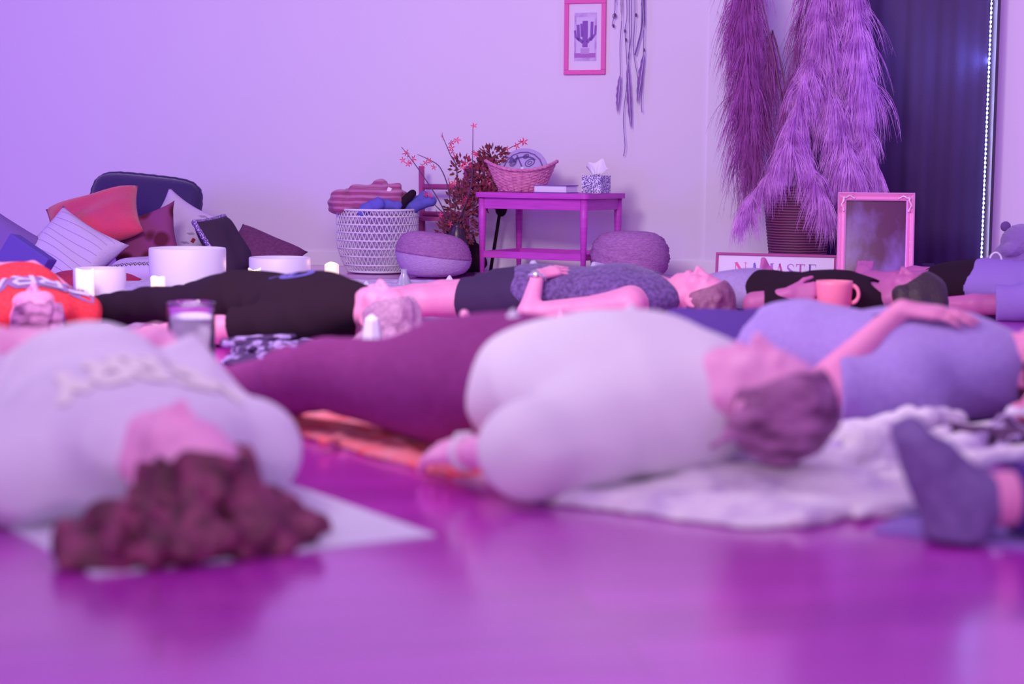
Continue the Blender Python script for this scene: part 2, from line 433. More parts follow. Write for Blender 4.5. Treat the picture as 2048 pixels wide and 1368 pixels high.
def locks(c, n, a0, a1, r0, L, seed, z=.11, rad=(.010, .018), squash=1.0):
    """loose hair fanned out on the floor beyond the crown"""
    rg = random.Random(seed); out = [((c.x + .03, c.y - .02, .05), (c.x + .09, c.y + .02, .05), .075, .06, .75)]
    for i in range(n):
        a = rg.uniform(a0, a1); q = r0 * rg.uniform(.3, 1); l = L * rg.uniform(.5, 1.1); x, y = c.x + .04 + q * math.cos(a), c.y + q * math.sin(a) * 1.1
        z0 = max(.02, z * rg.uniform(.3, 1) - q * .4); b = a + rg.uniform(-.35, .35); m_ = (x + l * .5 * math.cos(b), y + l * .5 * math.sin(b), max(.018, z0 * .5)); r_ = rg.uniform(*rad)
        out += [((x, y, z0), m_, r_, r_ * .8), (m_, (m_[0] + l * .5 * math.cos(a), m_[1] + l * .5 * math.sin(a), .012), r_ * .8, r_ * .45)]
    return out

def drape(parent_mesh_objs):
    """ray casting downwards on finished meshes, in the local frame they share"""
    bm = bmesh.new()
    for o in parent_mesh_objs: bm.from_mesh(o.data)
    t = BVHTree.FromBMesh(bm); bm.free()
    return lambda x, y, z0=.6: t.ray_cast(V((x, y, z0)), V((0, 0, -1)))[0]

# ------------------------------------------------------------------ cloth helpers
def heap(name, m, parent, lo, hi, n, r=(.012, .03), zr=(.005, .05), seed=0, vox=.007, flat=.6, base=None, lrange=(.1, .3), ang=None, fringe=0):
    """a crumpled cloth: overlapping folds with one continuous surface; lo, hi = rectangle"""
    rg = np.random.default_rng(seed); S = Solid(vox)
    if base is not None:
        for a, b, rr in base: S.cap(a, b, rr, None, .02, .35)
    for i in range(n):
        x, y = rg.uniform(lo[0], hi[0]), rg.uniform(lo[1], hi[1]); a = rg.normal(ang, .5) if ang is not None else rg.uniform(0, 6.28)
        L = rg.uniform(*lrange) / 2; z = rg.uniform(*zr); rr = rg.uniform(*r)
        S.cap((x - L*math.cos(a), y - L*math.sin(a), z), (x + L*math.cos(a), y + L*math.sin(a), max(.004, z + rg.uniform(-.02, .02))), rr, rr * rg.uniform(.5, 1), .012, flat)
    return S.build(name, m, parent, zmin=.001, noise=wrinkle(.003, 40, 30, 40, seed))

def cushion(name, label, m, size, loc, rot, group=None, pinch=.35, seed=0, parts=None, seam=None, ruffle=0, rnd=0):
    """square stuffed cushion: two bulging faces, pulled in sides and pointed corners"""
    w_, h_, d_ = size; N = 26; rg = random.Random(seed); ph = [rg.uniform(0, 6.28) for _ in range(6)]
    vs, idx, fs = [], {}, []
    for side in (1, -1):
        for i in range(N + 1):
            for k in range(N + 1):
                u, v = i / N * 2 - 1, k / N * 2 - 1
                edge = i in (0, N) or k in (0, N)
                if edge and side == -1: idx[(side, i, k)] = idx[(1, i, k)]; continue
                px = u * (1 - pinch * .18 * (1 - u*u*0) * (1 - v*v) * 1.0); py = v * (1 - pinch * .18 * (1 - u*u))
                if abs(u) == 1 or True:
                    px = u * (1 - pinch * .22 * (1 - v*v) * u*u); py = v * (1 - pinch * .22 * (1 - u*u) * v*v)
                q_ = 1 - rnd * (u * v) ** 4; px *= q_; py *= q_
                th = (max(0, (1 - u**4)) * max(0, (1 - v**4))) ** .55
                th += .05 * th * math.sin(u * 5 + ph[0] + 2 * v) + .06 * th * math.sin(v * 7 + ph[1] + 3 * u)
                if ruffle and edge: px += ruffle * math.sin(k * 2.4) * (1 if abs(u) == 1 else 0); py += ruffle * math.sin(i * 2.4) * (1 if abs(v) == 1 else 0)
                idx[(side, i, k)] = len(vs); vs.append((px * w_ / 2, py * h_ / 2, side * th * d_ / 2))
        for i in range(N):
            for k in range(N):
                q = [idx[(side, i, k)], idx[(side, i+1, k)], idx[(side, i+1, k+1)], idx[(side, i, k+1)]]
                fs.append(q if side == 1 else q[::-1])
    o = pyd(name, vs, fs, m, None, True)
    if rot is not None: o.matrix_world = Matrix.Translation(loc) @ rot.to_4x4()
    tag(o, label, 'cushion', group)
    if seam is not None:
        pts = [vs[idx[(1, i, 0)]] for i in range(N+1)] + [vs[idx[(1, N, k)]] for k in range(1, N+1)] + [vs[idx[(1, i, N)]] for i in range(N-1, -1, -1)] + [vs[idx[(1, 0, k)]] for k in range(N-1, -1, -1)]
        if ruffle: pts = [(p[0], p[1], p[2] + ruffle * .6 * d_ * math.sin(i * 2.1)) for i, p in enumerate(pts)]
        tube('piping', pts, seam[1], seam[0], o, 6)
    return o
def basis(xa, ya):
    """rotation whose local x and y axes point along xa and ya"""
    x = V(xa).normalized(); z = x.cross(V(ya)).normalized(); y = z.cross(x)
    return Matrix((x, y, z)).transposed()
# ------------------------------------------------------------------ material list
M = {}
def D_(key, *a, **k): M[key] = mat(key, *a, **k)
D_('skin', (.78, .26, .50), .5, spec=.4, sss=.08, col2=(.86, .32, .56), scale=9)
D_('skin_pale', (.92, .40, .68), .5, spec=.4, sss=.08, col2=(.96, .46, .72), scale=9)
D_('skin_deep', (.48, .12, .34), .5, spec=.35, sss=.05, col2=(.58, .15, .40), scale=9)
D_('lilac_sweat', (.78, .70, .86), .9, bump=.25, bscale=300, sheen=.2, col2=(.82, .75, .9), scale=14)
D_('white_cotton', (.84, .79, .86), .9, bump=.2, bscale=260, sheen=.1)
D_('black_cotton', (.026, .011, .024), .95, bump=.2, bscale=260, spec=.1)
D_('black_legging', (.026, .011, .030), .9, bump=.15, bscale=300, spec=.1)
D_('plum_legging', (.24, .025, .19), .8, bump=.2, bscale=320, col2=(.28, .035, .23), scale=60)
D_('shorts_dark', (.045, .02, .08), .85, bump=.2, bscale=260)
D_('navy', (.08, .03, .24), .85, bump=.2, bscale=260)
D_('grey_tee', (.34, .22, .60), .95, bump=.3, bscale=340, sheen=.2, col2=(.39, .27, .66), scale=90)
D_('grey_tank', (.09, .045, .18), .95, bump=.4, bscale=150, col2=(.19, .10, .34), scale=60, sheen=.2)
D_('grey_pants', (.36, .25, .54), .95, bump=.3, bscale=340, col2=(.40, .29, .58), scale=70)
D_('grey_shirt', (.33, .20, .60), .95, bump=.25, bscale=300)
D_('red_sweat', (.75, .03, .06), .95, bump=.3, bscale=300, col2=(.85, .06, .09), scale=120)
D_('sock_grey', (.55, .50, .72), .95, bump=.3, bscale=300)
D_('sock_violet', (.20, .13, .34), .95, bump=.4, bscale=200, col2=(.26, .17, .42), scale=40)
D_('hair_brown', (.075, .010, .03), .45, col2=(.30, .05, .14), scale=26, bump=.5, bscale=90, spec=.4)
D_('hair_blond', (.40, .18, .36), .5, col2=(.56, .28, .50), scale=60, bump=.6, bscale=120, spec=.4)
D_('hair_light', (.16, .03, .13), .5, col2=(.55, .22, .48), scale=13, bump=.6, bscale=120, spec=.4, stretch=(1, 1, 3))
D_('hair_dark', (.05, .03, .045), .5, bump=.5, bscale=120, spec=.4)
D_('hair_plum', (.22, .07, .16), .5, col2=(.32, .12, .24), scale=40, bump=.5, bscale=120, spec=.4)
D_('letter_white', (.92, .88, .84), .8)
D_('letter_lilac', (.60, .48, .80), .8)
D_('letter_violet', (.30, .14, .42), .8)
D_('logo_blue', (.13, .10, .42), .7)
D_('ink_violet', (.16, .10, .30), .9)
D_('mat_white', (.76, .74, .86), .8, bump=.2, bscale=200)
D_('mat_violet', (.34, .22, .62), .8, bump=.2, bscale=200)
D_('mat_pink', (.62, .30, .52), .8, bump=.2, bscale=200)
D_('towel_red', (.95, .10, .14), .9, col2=(.85, .30, .40), scale=7, bump=.3, bscale=90, stretch=(1, 4, 1))
D_('throw', (.88, .82, .88), .95, col2=(.55, .40, .72), scale=9, bump=.8, bscale=70, contrast=(.5, .74), sheen=.2)
D_('quilt_dark', (.40, .26, .62), .9, col2=(.07, .03, .12), scale=26, bump=.4, bscale=80, contrast=(.44, .5), kind='noise')
D_('quilt_pink', (.50, .36, .66), .9, col2=(.12, .05, .14), scale=22, bump=.4, bscale=80, contrast=(.45, .52), kind='noise')
D_('wall', (.80, .73, .86), .85, bump=.06, bscale=60, spec=.2)
D_('trim', (.84, .80, .88), .6)
D_('white_metal', (.80, .76, .84), .5)
D_('silver', (.80, .78, .84), .25, metal=.8)

# ------------------------------------------------------------------ the room
TH = 0.315                                     # the back wall comes nearer towards the right
def wallY(x): return 9.70 - (x - 1.045) * TH
WD = V((1, -TH, 0)).normalized(); WN = V((-WD.y, WD.x, 0)) * -1   # along the wall, out of the wall into the room
def onwall(px, py, off=0.0):
    """point of the photograph on the back wall, off metres in front of it"""
    d = ray(px, py)
    t = (9.70 + 1.045 * TH - off * math.sqrt(1 + TH*TH)) / (d.y + TH * d.x)
    return V((d.x * t, d.y * t, CAM_H + d.z * t))
WALLROT = Matrix((WD, V((0, 0, 1)).cross(WD), V((0, 0, 1)))).transposed()
def wallbox(name, x0, x1, z0, z1, off0, off1, m, parent=None, bevel=.002):
    """box along the wall between the x positions, off0..off1 in front of it"""
    k = math.sqrt(1 + TH*TH)
    c = V(((x0 + x1) / 2, wallY((x0 + x1) / 2), (z0 + z1) / 2)) + WN * (off0 + off1) / 2
    return box(name, c, ((x1 - x0) * k, off1 - off0, z1 - z0), m, parent, bevel, WALLROT)

# floor: reddish laminate boards with a satin varnish
def floor_mat():
    m = bpy.data.materials.new('laminate'); m.use_nodes = True; nt = m.node_tree; p = nt.nodes['Principled BSDF']
    tc = nt.nodes.new('ShaderNodeTexCoord'); mp = nt.nodes.new('ShaderNodeMapping'); mp.inputs['Rotation'].default_value = (0, 0, R(-12))
    nt.links.new(tc.outputs['Object'], mp.inputs[0])
    br = nt.nodes.new('ShaderNodeTexBrick'); br.inputs['Scale'].default_value = 1.0
    br.inputs['Brick Width'].default_value = 1.2; br.inputs['Row Height'].default_value = .14; br.inputs['Mortar Size'].default_value = .0015
    br.inputs['Color1'].default_value = (.68, .036, .66, 1); br.inputs['Color2'].default_value = (.88, .060, .84, 1); br.inputs['Mortar'].default_value = (.25, .03, .14, 1)
    nt.links.new(mp.outputs[0], br.inputs['Vector'])
    mp2 = nt.nodes.new('ShaderNodeMapping'); mp2.inputs['Scale'].default_value = (1.2, 14, 1); nt.links.new(mp.outputs[0], mp2.inputs[0])
    no = nt.nodes.new('ShaderNodeTexNoise'); no.inputs['Scale'].default_value = 3; no.inputs['Detail'].default_value = 6; nt.links.new(mp2.outputs[0], no.inputs['Vector'])
    mx = nt.nodes.new('ShaderNodeMixRGB'); mx.blend_type = 'MULTIPLY'; mx.inputs[0].default_value = .5
    nt.links.new(br.outputs[0], mx.inputs[1]); nt.links.new(no.outputs[0], mx.inputs[2]); nt.links.new(mx.outputs[0], p.inputs['Base Color'])
    p.inputs['Roughness'].default_value = .30; p.inputs['Specular IOR Level'].default_value = .6; p.inputs['Coat Weight'].default_value = 1.0; p.inputs['Coat Roughness'].default_value = .16
    b = nt.nodes.new('ShaderNodeBump'); b.inputs['Strength'].default_value = .05; nt.links.new(no.outputs[0], b.inputs['Height']); nt.links.new(b.outputs[0], p.inputs['Normal'])
    return m
M['floor'] = floor_mat()
struct(pyd('floor', [(-7, -1.5, 0), (7, -1.5, 0), (7, wallY(7), 0), (-7, wallY(-7), 0)], [(0, 1, 2, 3)], M['floor']))
XS = onwall(1411, 500).x                       # where the shallow pier begins
struct(wallbox('wall_back', -7, XS + .02, 0, 3.2, -.12, 0, M['wall'], None, 0))
struct(wallbox('wall_pier', XS, 7, 0, 3.2, -.12, .02, M['wall'], None, 0))
struct(wallbox('baseboard_back', -7, XS, 0, .085, 0, .012, M['trim']))
struct(wallbox('baseboard_pier', XS - .012, 7, 0, .085, .02, .032, M['trim']))

# ------------------------------------------------------------------ the people
def local(root_o, rz, p):
    v = V(p) - V(root_o); return V((v.x * math.cos(-rz) - v.y * math.sin(-rz), v.x * math.sin(-rz) + v.y * math.cos(-rz), v.z))
CHILD = lambda r, *names: [o for o in r.children if o.name.split('.')[0] in names]
def letters(root, name, glyphs, m, org, du, dv, srf, width=.018):
    """lettering on a garment: glyph strokes in a unit cell, laid on the cloth from above"""
    st = []
    for i, g in enumerate(glyphs):
        for s_ in GL[g]: st.append([(x * .72 + i, y) for x, y in s_])
    def pl(u, v):
        x, y = org[0] + du[0] * u + dv[0] * v, org[1] + du[1] * u + dv[1] * v
        h = srf(x, y); return (x, y, (h.z if h else .2) + .005)
    L = math.hypot(*du); return ribbons(name, st, width / L, m, root, pl, step=.08)
GL = {'M': [[(0, 0), (0, 1), (.5, .35), (1, 1), (1, 0)]], 'E': [[(1, 1), (0, 1), (0, 0), (1, 0)], [(0, .5), (.8, .5)]],
      'R': [[(0, 0), (0, 1), (.8, 1), (1, .75), (.8, .5), (0, .5)], [(.5, .5), (1, 0)]], 'Y': [[(0, 1), (.5, .5), (1, 1)], [(.5, .5), (.5, 0)]],
      'A': [[(0, 0), (.5, 1), (1, 0)], [(.22, .4), (.78, .4)]], 'N': [[(0, 0), (0, 1), (1, 0), (1, 1)]],
      'S': [[(1, .85), (.7, 1), (.3, 1), (0, .78), (.2, .56), (.8, .44), (1, .22), (.7, 0), (.3, 0), (0, .15)]],
      'T': [[(0, 1), (1, 1)], [(.5, 1), (.5, 0)]], 'D': [[(0, 0), (0, 1), (.6, 1), (1, .7), (1, .3), (.6, 0), (0, 0)]], 'I': [[(.5, 0), (.5, 1)]]}

# P1: nearest, left; head towards the camera, hands on the belly
o1 = (-.875, 3.325); h1 = V((.51, -.86))
p1, j1 = person('person lying nearest at left in pale lilac sweatshirt, brown curly hair towards us', o1, h1,
    top='lilac_sweat', legs=('black_legging', 1), socks='sock_grey', W=1.22, T=1.16, sleeve=1.82, belly=.03,
    J=dict(shL=(.43, -.21, .095), shR=(.43, .21, .095), elL=(.16, -.31, .09), elR=(.16, .285, .09), wrL=(.055, -.15, .285), wrR=(.04, .17, .275), head=(.665, .0, .11)),
    handL=dict(d=(-.12, 1, .02), nrm=(0, 0, 1), thumb=(1, 0, 0), curl=.22), handR=dict(d=(-.10, -1, .04), nrm=(0, 0, 1), thumb=(1, 0, 0), curl=.22),
    crown=(.9, .40, -.14), face=(.10, .10, 1), skin='skin_pale', wr=.006, vox=.0065, loose=.02)
hc = j1['head']
bl = []
rg = random.Random(5)
for i in range(120):
    a = rg.uniform(-1.5, 1.5); q = rg.random() ** .7; Rr = .055 + .115 * q; ys = 1.0 + (.12 if math.sin(a) > 0 else .55) * q
    x, y = hc.x + .045 + Rr * math.cos(a) * .85, hc.y + Rr * math.sin(a) * ys; z = max(.016, (.118 - .09 * q) * rg.uniform(.55, 1.0))
    dx, dy = rg.uniform(-.03, .03), rg.uniform(-.03, .03)
    bl.append(((x, y, z), (x + dx, y + dy, max(.012, z + rg.uniform(-.03, .02))), rg.uniform(.014, .024), rg.uniform(.008, .016)))
for sy in (-1, 1):
    for i in range(6): bl.append(((hc.x + .03 + i*.012, hc.y + sy * .09, .04), (hc.x + .03 + i * .02, hc.y + (.135 + .006 * i if sy > 0 else -.20 - .008 * i), .018), .022, .008))
hair(p1, hc, (.9, .40, -.14), (.10, .10, 1), M['hair_brown'], bl, infl=.014, freq=60, amp=.006, swirl=2.4, line=-.012)
s1 = drape(CHILD(p1, 'shirt'))
letters(p1, 'lettering', 'MERRY', M['letter_white'], (.355, .17), (0, -.066), (.115, 0), s1, .021)

# P2: the large white shirt, head at the right on the fringed throw
o2 = (-.015, 3.60); h2 = V((.72, -.69))
p2, j2 = person('person in loose white shirt and plum leggings lying in the middle, hair light brown', o2, h2, lift=.012,
    top='white_cotton', legs=('plum_legging', 1), socks='sock_violet', toeL=(-.85, -.35, .25), toeR=(-.85, .35, .25), W=1.32, T=1.38, LW=1.30, sleeve=1.12, sleeveR=1.5, belly=.0, leg_len=1,
    J=dict(head=(.675, .0, .18), neck=(.52, 0, .135), shL=(.43, -.21, .11), shR=(.43, .21, .11), elL=(.40, -.36, .09), wrL=(.21, -.335, .06),
           kneeL=(-.44, -.12, .135), kneeR=(-.44, .13, .13), ankleL=(-.86, -.15, .06), ankleR=(-.86, .17, .06), hipL=(-.04, -.10, .125), hipR=(-.04, .10, .125)),
    handL=dict(d=(-1, .25, -.12), nrm=(0, -.45, 1), thumb=(0, 1, .3), curl=.32), crown=(.89, .42, -.1), face=(.12, .05, 1), wr=.004, hem=.06, loose=.030, skin='skin_pale')
hc = j2['head']
t2 = V((.89, .42, -.1)).normalized(); f2 = V((.12, .05, 1)); f2 = (f2 - t2 * f2.dot(t2)).normalized(); n2 = t2.cross(f2)   # n2 points to the side away from the camera or towards it
n2 = n2 if n2.y < 0 else -n2
Q2 = lambda a, b_, c_: tuple(hc + n2 * a + f2 * b_ + t2 * c_)
bl = [(Q2(.066, .035, .075), Q2(.088, -.035, -.010), .016, .010), (Q2(.060, .015, .09), Q2(.085, -.065, .01), .018, .012), (Q2(.074, .030, .045), Q2(.086, -.045, -.045), .012, .008),
      (Q2(.05, -.02, .10), Q2(.075, -.085, .03), .022, .016), (Q2(.085, -.03, .0), Q2(.10, -.085, -.07), .012, .008), (Q2(.0, -.03, .11), Q2(.03, -.09, .06), .03, .02)]
hair(p2, hc, (.89, .42, -.1), (.12, .05, 1), M['hair_light'], bl, infl=.014, freq=70, amp=.003, line=.005)

# P3: black sweater, blond
o3 = (-.93, 6.02); h3 = V((.76, -.65))
p3, j3 = person('person in black shirt and black leggings lying face up with blond hair', o3, h3,
    top='black_cotton', legs=('black_legging', .93), socks='sock_grey', W=1.18, T=1.10, LW=1.0, sleeve=.80, toeL=(-.8, -.25, .55), toeR=(-.8, .1, .5),
    J=dict(elL=(.16, -.28, .06), wrL=(-.07, -.33, .045), kneeL=(-.45, -.12, .10), kneeR=(-.45, .13, .11), head=(.675, 0, .12)), wr=.005, crown=(1, 0, -.1), face=(.15, -.05, 1))
hc = j3['head']
bl = [((hc.x + .08, hc.y + q, .12 - abs(q)), (hc.x + .19, hc.y + q * 1.5 - .01, .03), .035, .014) for q in (-.06, -.02, .03)] + \
     [((hc.x + .03, hc.y - .075, .08), (hc.x - .05, hc.y - .15, .022), .02, .012), ((hc.x + .05, hc.y - .08, .09), (hc.x + .05, hc.y - .13, .03), .02, .014)]
bl += locks(hc, 34, -1.9, 1.2, .07, .14, 31)
hair(p3, hc, (1, 0, -.1), (.15, -.05, 1), M['hair_blond'], bl, infl=.014, freq=60, amp=.004)
s3 = drape(CHILD(p3, 'shirt'))
def pl3(u, v):
    h = s3(.30 + u, v); return (.30 + u, v, (h.z if h else .2) + .003)
ribbons('print', [[(.05 * math.cos(t*.4), .05 * math.sin(t*.4) - .05) for t in range(17)], [(-.11, -.08), (-.08, -.02), (-.12, .0)], [(.0, -.09), (-.02, -.02)]], .024, M['logo_blue'], p3, pl3, step=.01)

# P4: tank top and shorts, hand on the belly
o4 = (.095, 6.69); h4 = V((.955, -.30))
p4, j4 = person('person in mottled grey tank top and dark shorts, watch hand on the belly', o4, h4,
    top='grey_tank', legs=('shorts_dark', .30), W=1.12, T=1.06, LW=1.05, tank=True, toeL=(-.8, -.3, .3), toeR=(-.8, .3, .3),
    J=dict(elL=(.05, -.27, .06), wrL=(.055, -.17, .20), head=(.66, 0, .12), shL=(.42, -.18, .10), kneeL=(-.44, -.10, .08), kneeR=(-.44, .12, .09)),
    handL=dict(d=(.55, .8, .18), nrm=(.1, -.3, 1), thumb=(-.6, .5, 0), curl=.18), crown=(1, -.05, -.12), face=(.18, -.05, 1))
hc = j4['head']
bl = [((hc.x + .07, hc.y - .07, hc.z), (hc.x + .05, hc.y - .11, .03), .028, .012), ((hc.x + .03, hc.y - .085, hc.z - .01), (hc.x - .01, hc.y - .12, .03), .02, .01), ((hc.x + .10, hc.y - .03, hc.z - .03), (hc.x + .11, hc.y - .08, .03), .028, .014)]
bl += locks(hc, 24, -1.9, .9, .06, .09, 41)
hair(p4, hc, (1, -.05, -.12), (.18, -.05, 1), M['hair_plum'], bl, infl=.012, freq=60, amp=.003)
def watch(root, w_, e_, mm):
    w_, e_ = V(w_), V(e_); d = (w_ - e_).normalized(); c = w_ - d * .012
    n = V((0, 0, 1)); n = (n - d * n.dot(d)).normalized(); s = d.cross(n); bm = bmesh.new()
    ring = [c + (n * math.cos(a) + s * math.sin(a)) * .030 for a in [i * math.pi / 12 for i in range(25)]]
    tube_bm(bm, ring, .0085, 6, False); q = c + n * .033
    bmesh.ops.create_cone(bm, cap_ends=True, segments=20, radius1=.019, radius2=.016, depth=.011, matrix=Matrix.Translation(q) @ n.to_track_quat('Z', 'Y').to_matrix().to_4x4())
    o = bmo('wristwatch', bm, mm, None, True); o.matrix_world = Matrix.Translation(root.location) @ Matrix.Rotation(root.rotation_euler.z, 4, 'Z'); return o
tag(watch(p4, j4['wrL'], j4['elL'], M['silver']), 'white wristwatch on the wrist laid over the mottled grey tank top', 'watch')
tag(watch(p2, j2['wrL'], j2['elL'], M['white_cotton']), 'white band around the wrist at the hem of the loose white sleeve', 'wristband')

# P6: grey tee, arm over the belly, head cut by the right edge
o6 = (.755, 4.42); h6 = V((.79, -.61))
p6, j6 = person('person in lavender grey tee and navy trousers at right, hand on belly', o6, h6,
    top='grey_tee', legs=('navy', 1), W=1.28, T=1.22, LW=1.25, sleeve=.74, sleeveR=.9, hem=-.075, loose=.022,
    J=dict(elL=(.22, -.34, .085), wrL=(.34, -.13, .28), shL=(.41, -.215, .10), shR=(.43, .19, .10), kneeL=(-.45, -.11, .13), kneeR=(-.45, .12, .14), hipL=(-.04, -.09, .13), hipR=(-.04, .09, .13), head=(.655, 0, .135)),
    handL=dict(d=(.93, .30, -.06), nrm=(.0, -.2, 1), thumb=(0, 1, .2), curl=.14, spread=.05), crown=(1, -.1, -.1), face=(.2, 0, 1), wr=.005)
hair(p6, j6['head'], (1, -.1, -.1), (.2, 0, 1), M['hair_brown'], [], infl=.012)
s6 = drape(CHILD(p6, 'shirt'))
def pl6(u, v):
    h = s6(.33 + u, -.02 + v); return (.33 + u, -.02 + v, (h.z if h else .2) + .003)
ribbons('print', [[(.028 * math.cos(t*.4), .028 * math.sin(t*.4)) for t in range(17)], [(-.07, -.10), (-.01, -.05)], [(-.06, -.02), (-.09, .05), (-.03, .07)]], .014, M['ink_violet'], p6, pl6, step=.01)

# P7: grey trousers, black top, dark hair, behind
o7 = (.98, 6.85); h7 = V((.80, -.60))
p7, j7 = person('dark haired person in black shirt and pale grey trousers behind coral mug', o7, h7, skin='skin_deep',
    top='black_cotton', legs=('grey_pants', 1), socks='sock_grey', W=1.12, T=.98, LW=.98, sleeve=.9, hem=-.02,
    handL=dict(d=(1, .35, .1), nrm=(-.2, -1, .3), thumb=(0, 0, 1), curl=.5),
    J=dict(elL=(.18, -.33, .10), wrL=(.31, -.29, .145), kneeL=(-.44, -.12, .078), kneeR=(-.44, .12, .082), hipL=(-.04, -.09, .11), hipR=(-.04, .09, .11), head=(.67, 0, .13)))
hc = j7['head']
hair(p7, hc, (1, 0, .05), (.12, 0, 1), M['hair_dark'], locks(hc, 26, -1.6, .9, .07, .10, 71, .15) + [((hc.x + .05, hc.y - .06, .14), (hc.x + .12, hc.y - .13, .04), .04, .02), ((hc.x, hc.y - .08, .15), (hc.x + .03, hc.y - .14, .04), .03, .02), ((hc.x + .08, hc.y, .16), (hc.x + .17, hc.y - .03, .04), .05, .02)], infl=.02, freq=60, line=.06)

# P8: far right, bare legs, grey shirt
o8 = (2.02, 7.32); h8 = V((.78, -.62))
p8, j8 = person('bare legged person in black shorts and violet grey shirt at far right', o8, h8, skin='skin_deep',
    top='grey_shirt', legs=('black_cotton', .18), W=1.15, T=1.08, LW=1.05, sleeve=.75, hem=.01, loose=.022,
    J=dict(elL=(.10, -.30, .06), wrL=(-.12, -.34, .05), kneeL=(-.44, -.14, .11), kneeR=(-.40, .19, .12), ankleR=(-.74, .40, .06)))
hair(p8, j8['head'], (1, 0, .05), (.12, 0, 1), M['hair_dark'], [])

# P9: far left, red sweater with letters
h9 = V((.38, -.925)); o9 = (-1.82, 6.21)
p9, j9 = person('person in red sweater with lilac letters lying at the left edge', o9, h9, legs=('mat_pink', 1), socks='sock_grey',
    top='red_sweat', W=1.1, T=.95, sleeve=1.1, J=dict(head=(.64, 0, .095), elR=(.17, .22, .08), wrR=(.03, .06, .235), elL=(.17, -.22, .08), wrL=(.05, -.08, .235)), handR=dict(d=(-.1, -1, 0), nrm=(0, 0, 1), thumb=(1, 0, 0)), handL=dict(d=(-.1, 1, 0), nrm=(0, 0, 1), thumb=(1, 0, 0)), belly=.03, crown=(1, .05, -.12), face=(.2, -.05, 1), toeL=(-.5, -.8, .25), toeR=(-.5, .8, .25))
hair(p9, j9['head'], (1, .05, -.12), (.2, -.05, 1), M['hair_light'], locks(V((.64, 0, .095)), 30, -1.5, 1.5, .06, .12, 91) + [((.72, -.05, .06), (.82, -.09, .02), .03, .015), ((.72, .05, .06), (.80, .11, .02), .03, .015)])
s9 = drape(CHILD(p9, 'shirt'))
letters(p9, 'lettering', 'ERRA', M['letter_violet'], (.365, .19), (0, -.088), (.10, 0), s9, .050)
letters(p9, 'lettering', 'ERRA', M['letter_lilac'], (.365, .19), (0, -.088), (.10, 0), lambda x, y: (lambda h: h + V((0, 0, .003)) if h else None)(s9(x, y)), .016)

# P10: only a lower leg reaches in at the right edge
o10 = G(2500, 1150); o10 = (1.42, 2.86); h10 = V((1, .10))
root = thing('person', 'lower leg in a violet sock and dark legging reaching in at the right edge', 'person', (o10[0], o10[1], .008), math.atan2(h10.y, h10.x))
an, kn, hp = (-.655, 0, .062), (-.28, 0, .09), (.14, .0, .13)
S = Solid(.006); S.cap(hp, kn, .085, .06, .03); S.cap(kn, (-.40, 0, .07), .058, .060, .02); S.cap((-.40, 0, .07), an, .060, .043, .02)
foot_ops(S, an, (-.36, .12, .9), (-1, .1, -.2), sc_=.88); S.build('body', M['skin'], root, zmin=0.0)
S = Solid(.006); S.cap(hp, kn, .095, .07, .03); S.cap(kn, (-.40, 0, .07), .068, .070, .02); S.cap((-.40, 0, .07), an, .070, .055, .02, cut=((-.585, 0, 0), (-1, 0, 0)))
S.build('legging', M['navy'], root, zmin=.001, noise=wrinkle(.002, 30, 10, 20))
S = Solid(.006); foot_ops(S, an, (-.36, .12, .9), (-1, .1, -.2), sc_=.84, infl=.020); S.cap(an, (-.61, 0, .064), .050, .050, .02, cut=((-.64, 0, 0), (1, 0, 0.25)))
S.build('sock', M['sock_violet'], root, zmin=.0005, noise=wrinkle(.002, 60, 60, 60))
# ------------------------------------------------------------------ cloths and mats on the floor
def slab(name, label, cat, corners, th, m, group=None):
    bm = bmesh.new(); b = [bm.verts.new((x, y, .0)) for x, y in corners]; t = [bm.verts.new((x, y, th)) for x, y in corners]
    bm.faces.new(b[::-1]); bm.faces.new(t)
    for i in range(4): bm.faces.new((b[i], b[(i+1) % 4], t[(i+1) % 4], t[i]))
    return tag(bmo(name, bm, m, None, False, .0015), label, cat, group)
def rect(c0, d, L, W_):
    """corner, direction, length along it, width to its right"""
    d = V((d[0], d[1])).normalized(); n = V((d.y, -d.x)); c0 = V((c0[0], c0[1]))
    return [tuple(c0), tuple(c0 + n * W_), tuple(c0 + n * W_ + d * L), tuple(c0 + d * L)]
slab('yoga_mat', 'pale yoga mat under the curly brown head in the foreground', 'yoga mat', [(-.625, 2.50), (-.125, 2.80), (-1.13, 4.28), (-1.63, 3.98)], .004, M['mat_white'])
slab('yoga_mat', 'pink edged mat under the plum leggings in the middle', 'yoga mat', rect((-.06, 3.235), (-.58, .815), 1.75, .66), .008, M['mat_pink'])
tw = heap('beach_towel', M['towel_red'], None, (-.40, 3.60), (-.16, 4.1), 16, (.010, .016), (.012, .024), 3, .007, .5, ang=2.2, lrange=(.15, .3), base=[((-.10 + q, 3.35 + q*.6, .004), (-.66 + q, 4.15 + q*.6, .004), .045) for q in (.0, .06, .12, .18, .24)])
tag(tw, 'red and pink towel lying along the mat beneath the plum leggings', 'towel')
slab('yoga_mat', 'violet yoga mat under the dark sock at the right edge', 'yoga mat', [(.62, 2.86), (1.45, 2.40), (1.80, 3.00), (1.0, 3.46)], .007, M['mat_violet'])

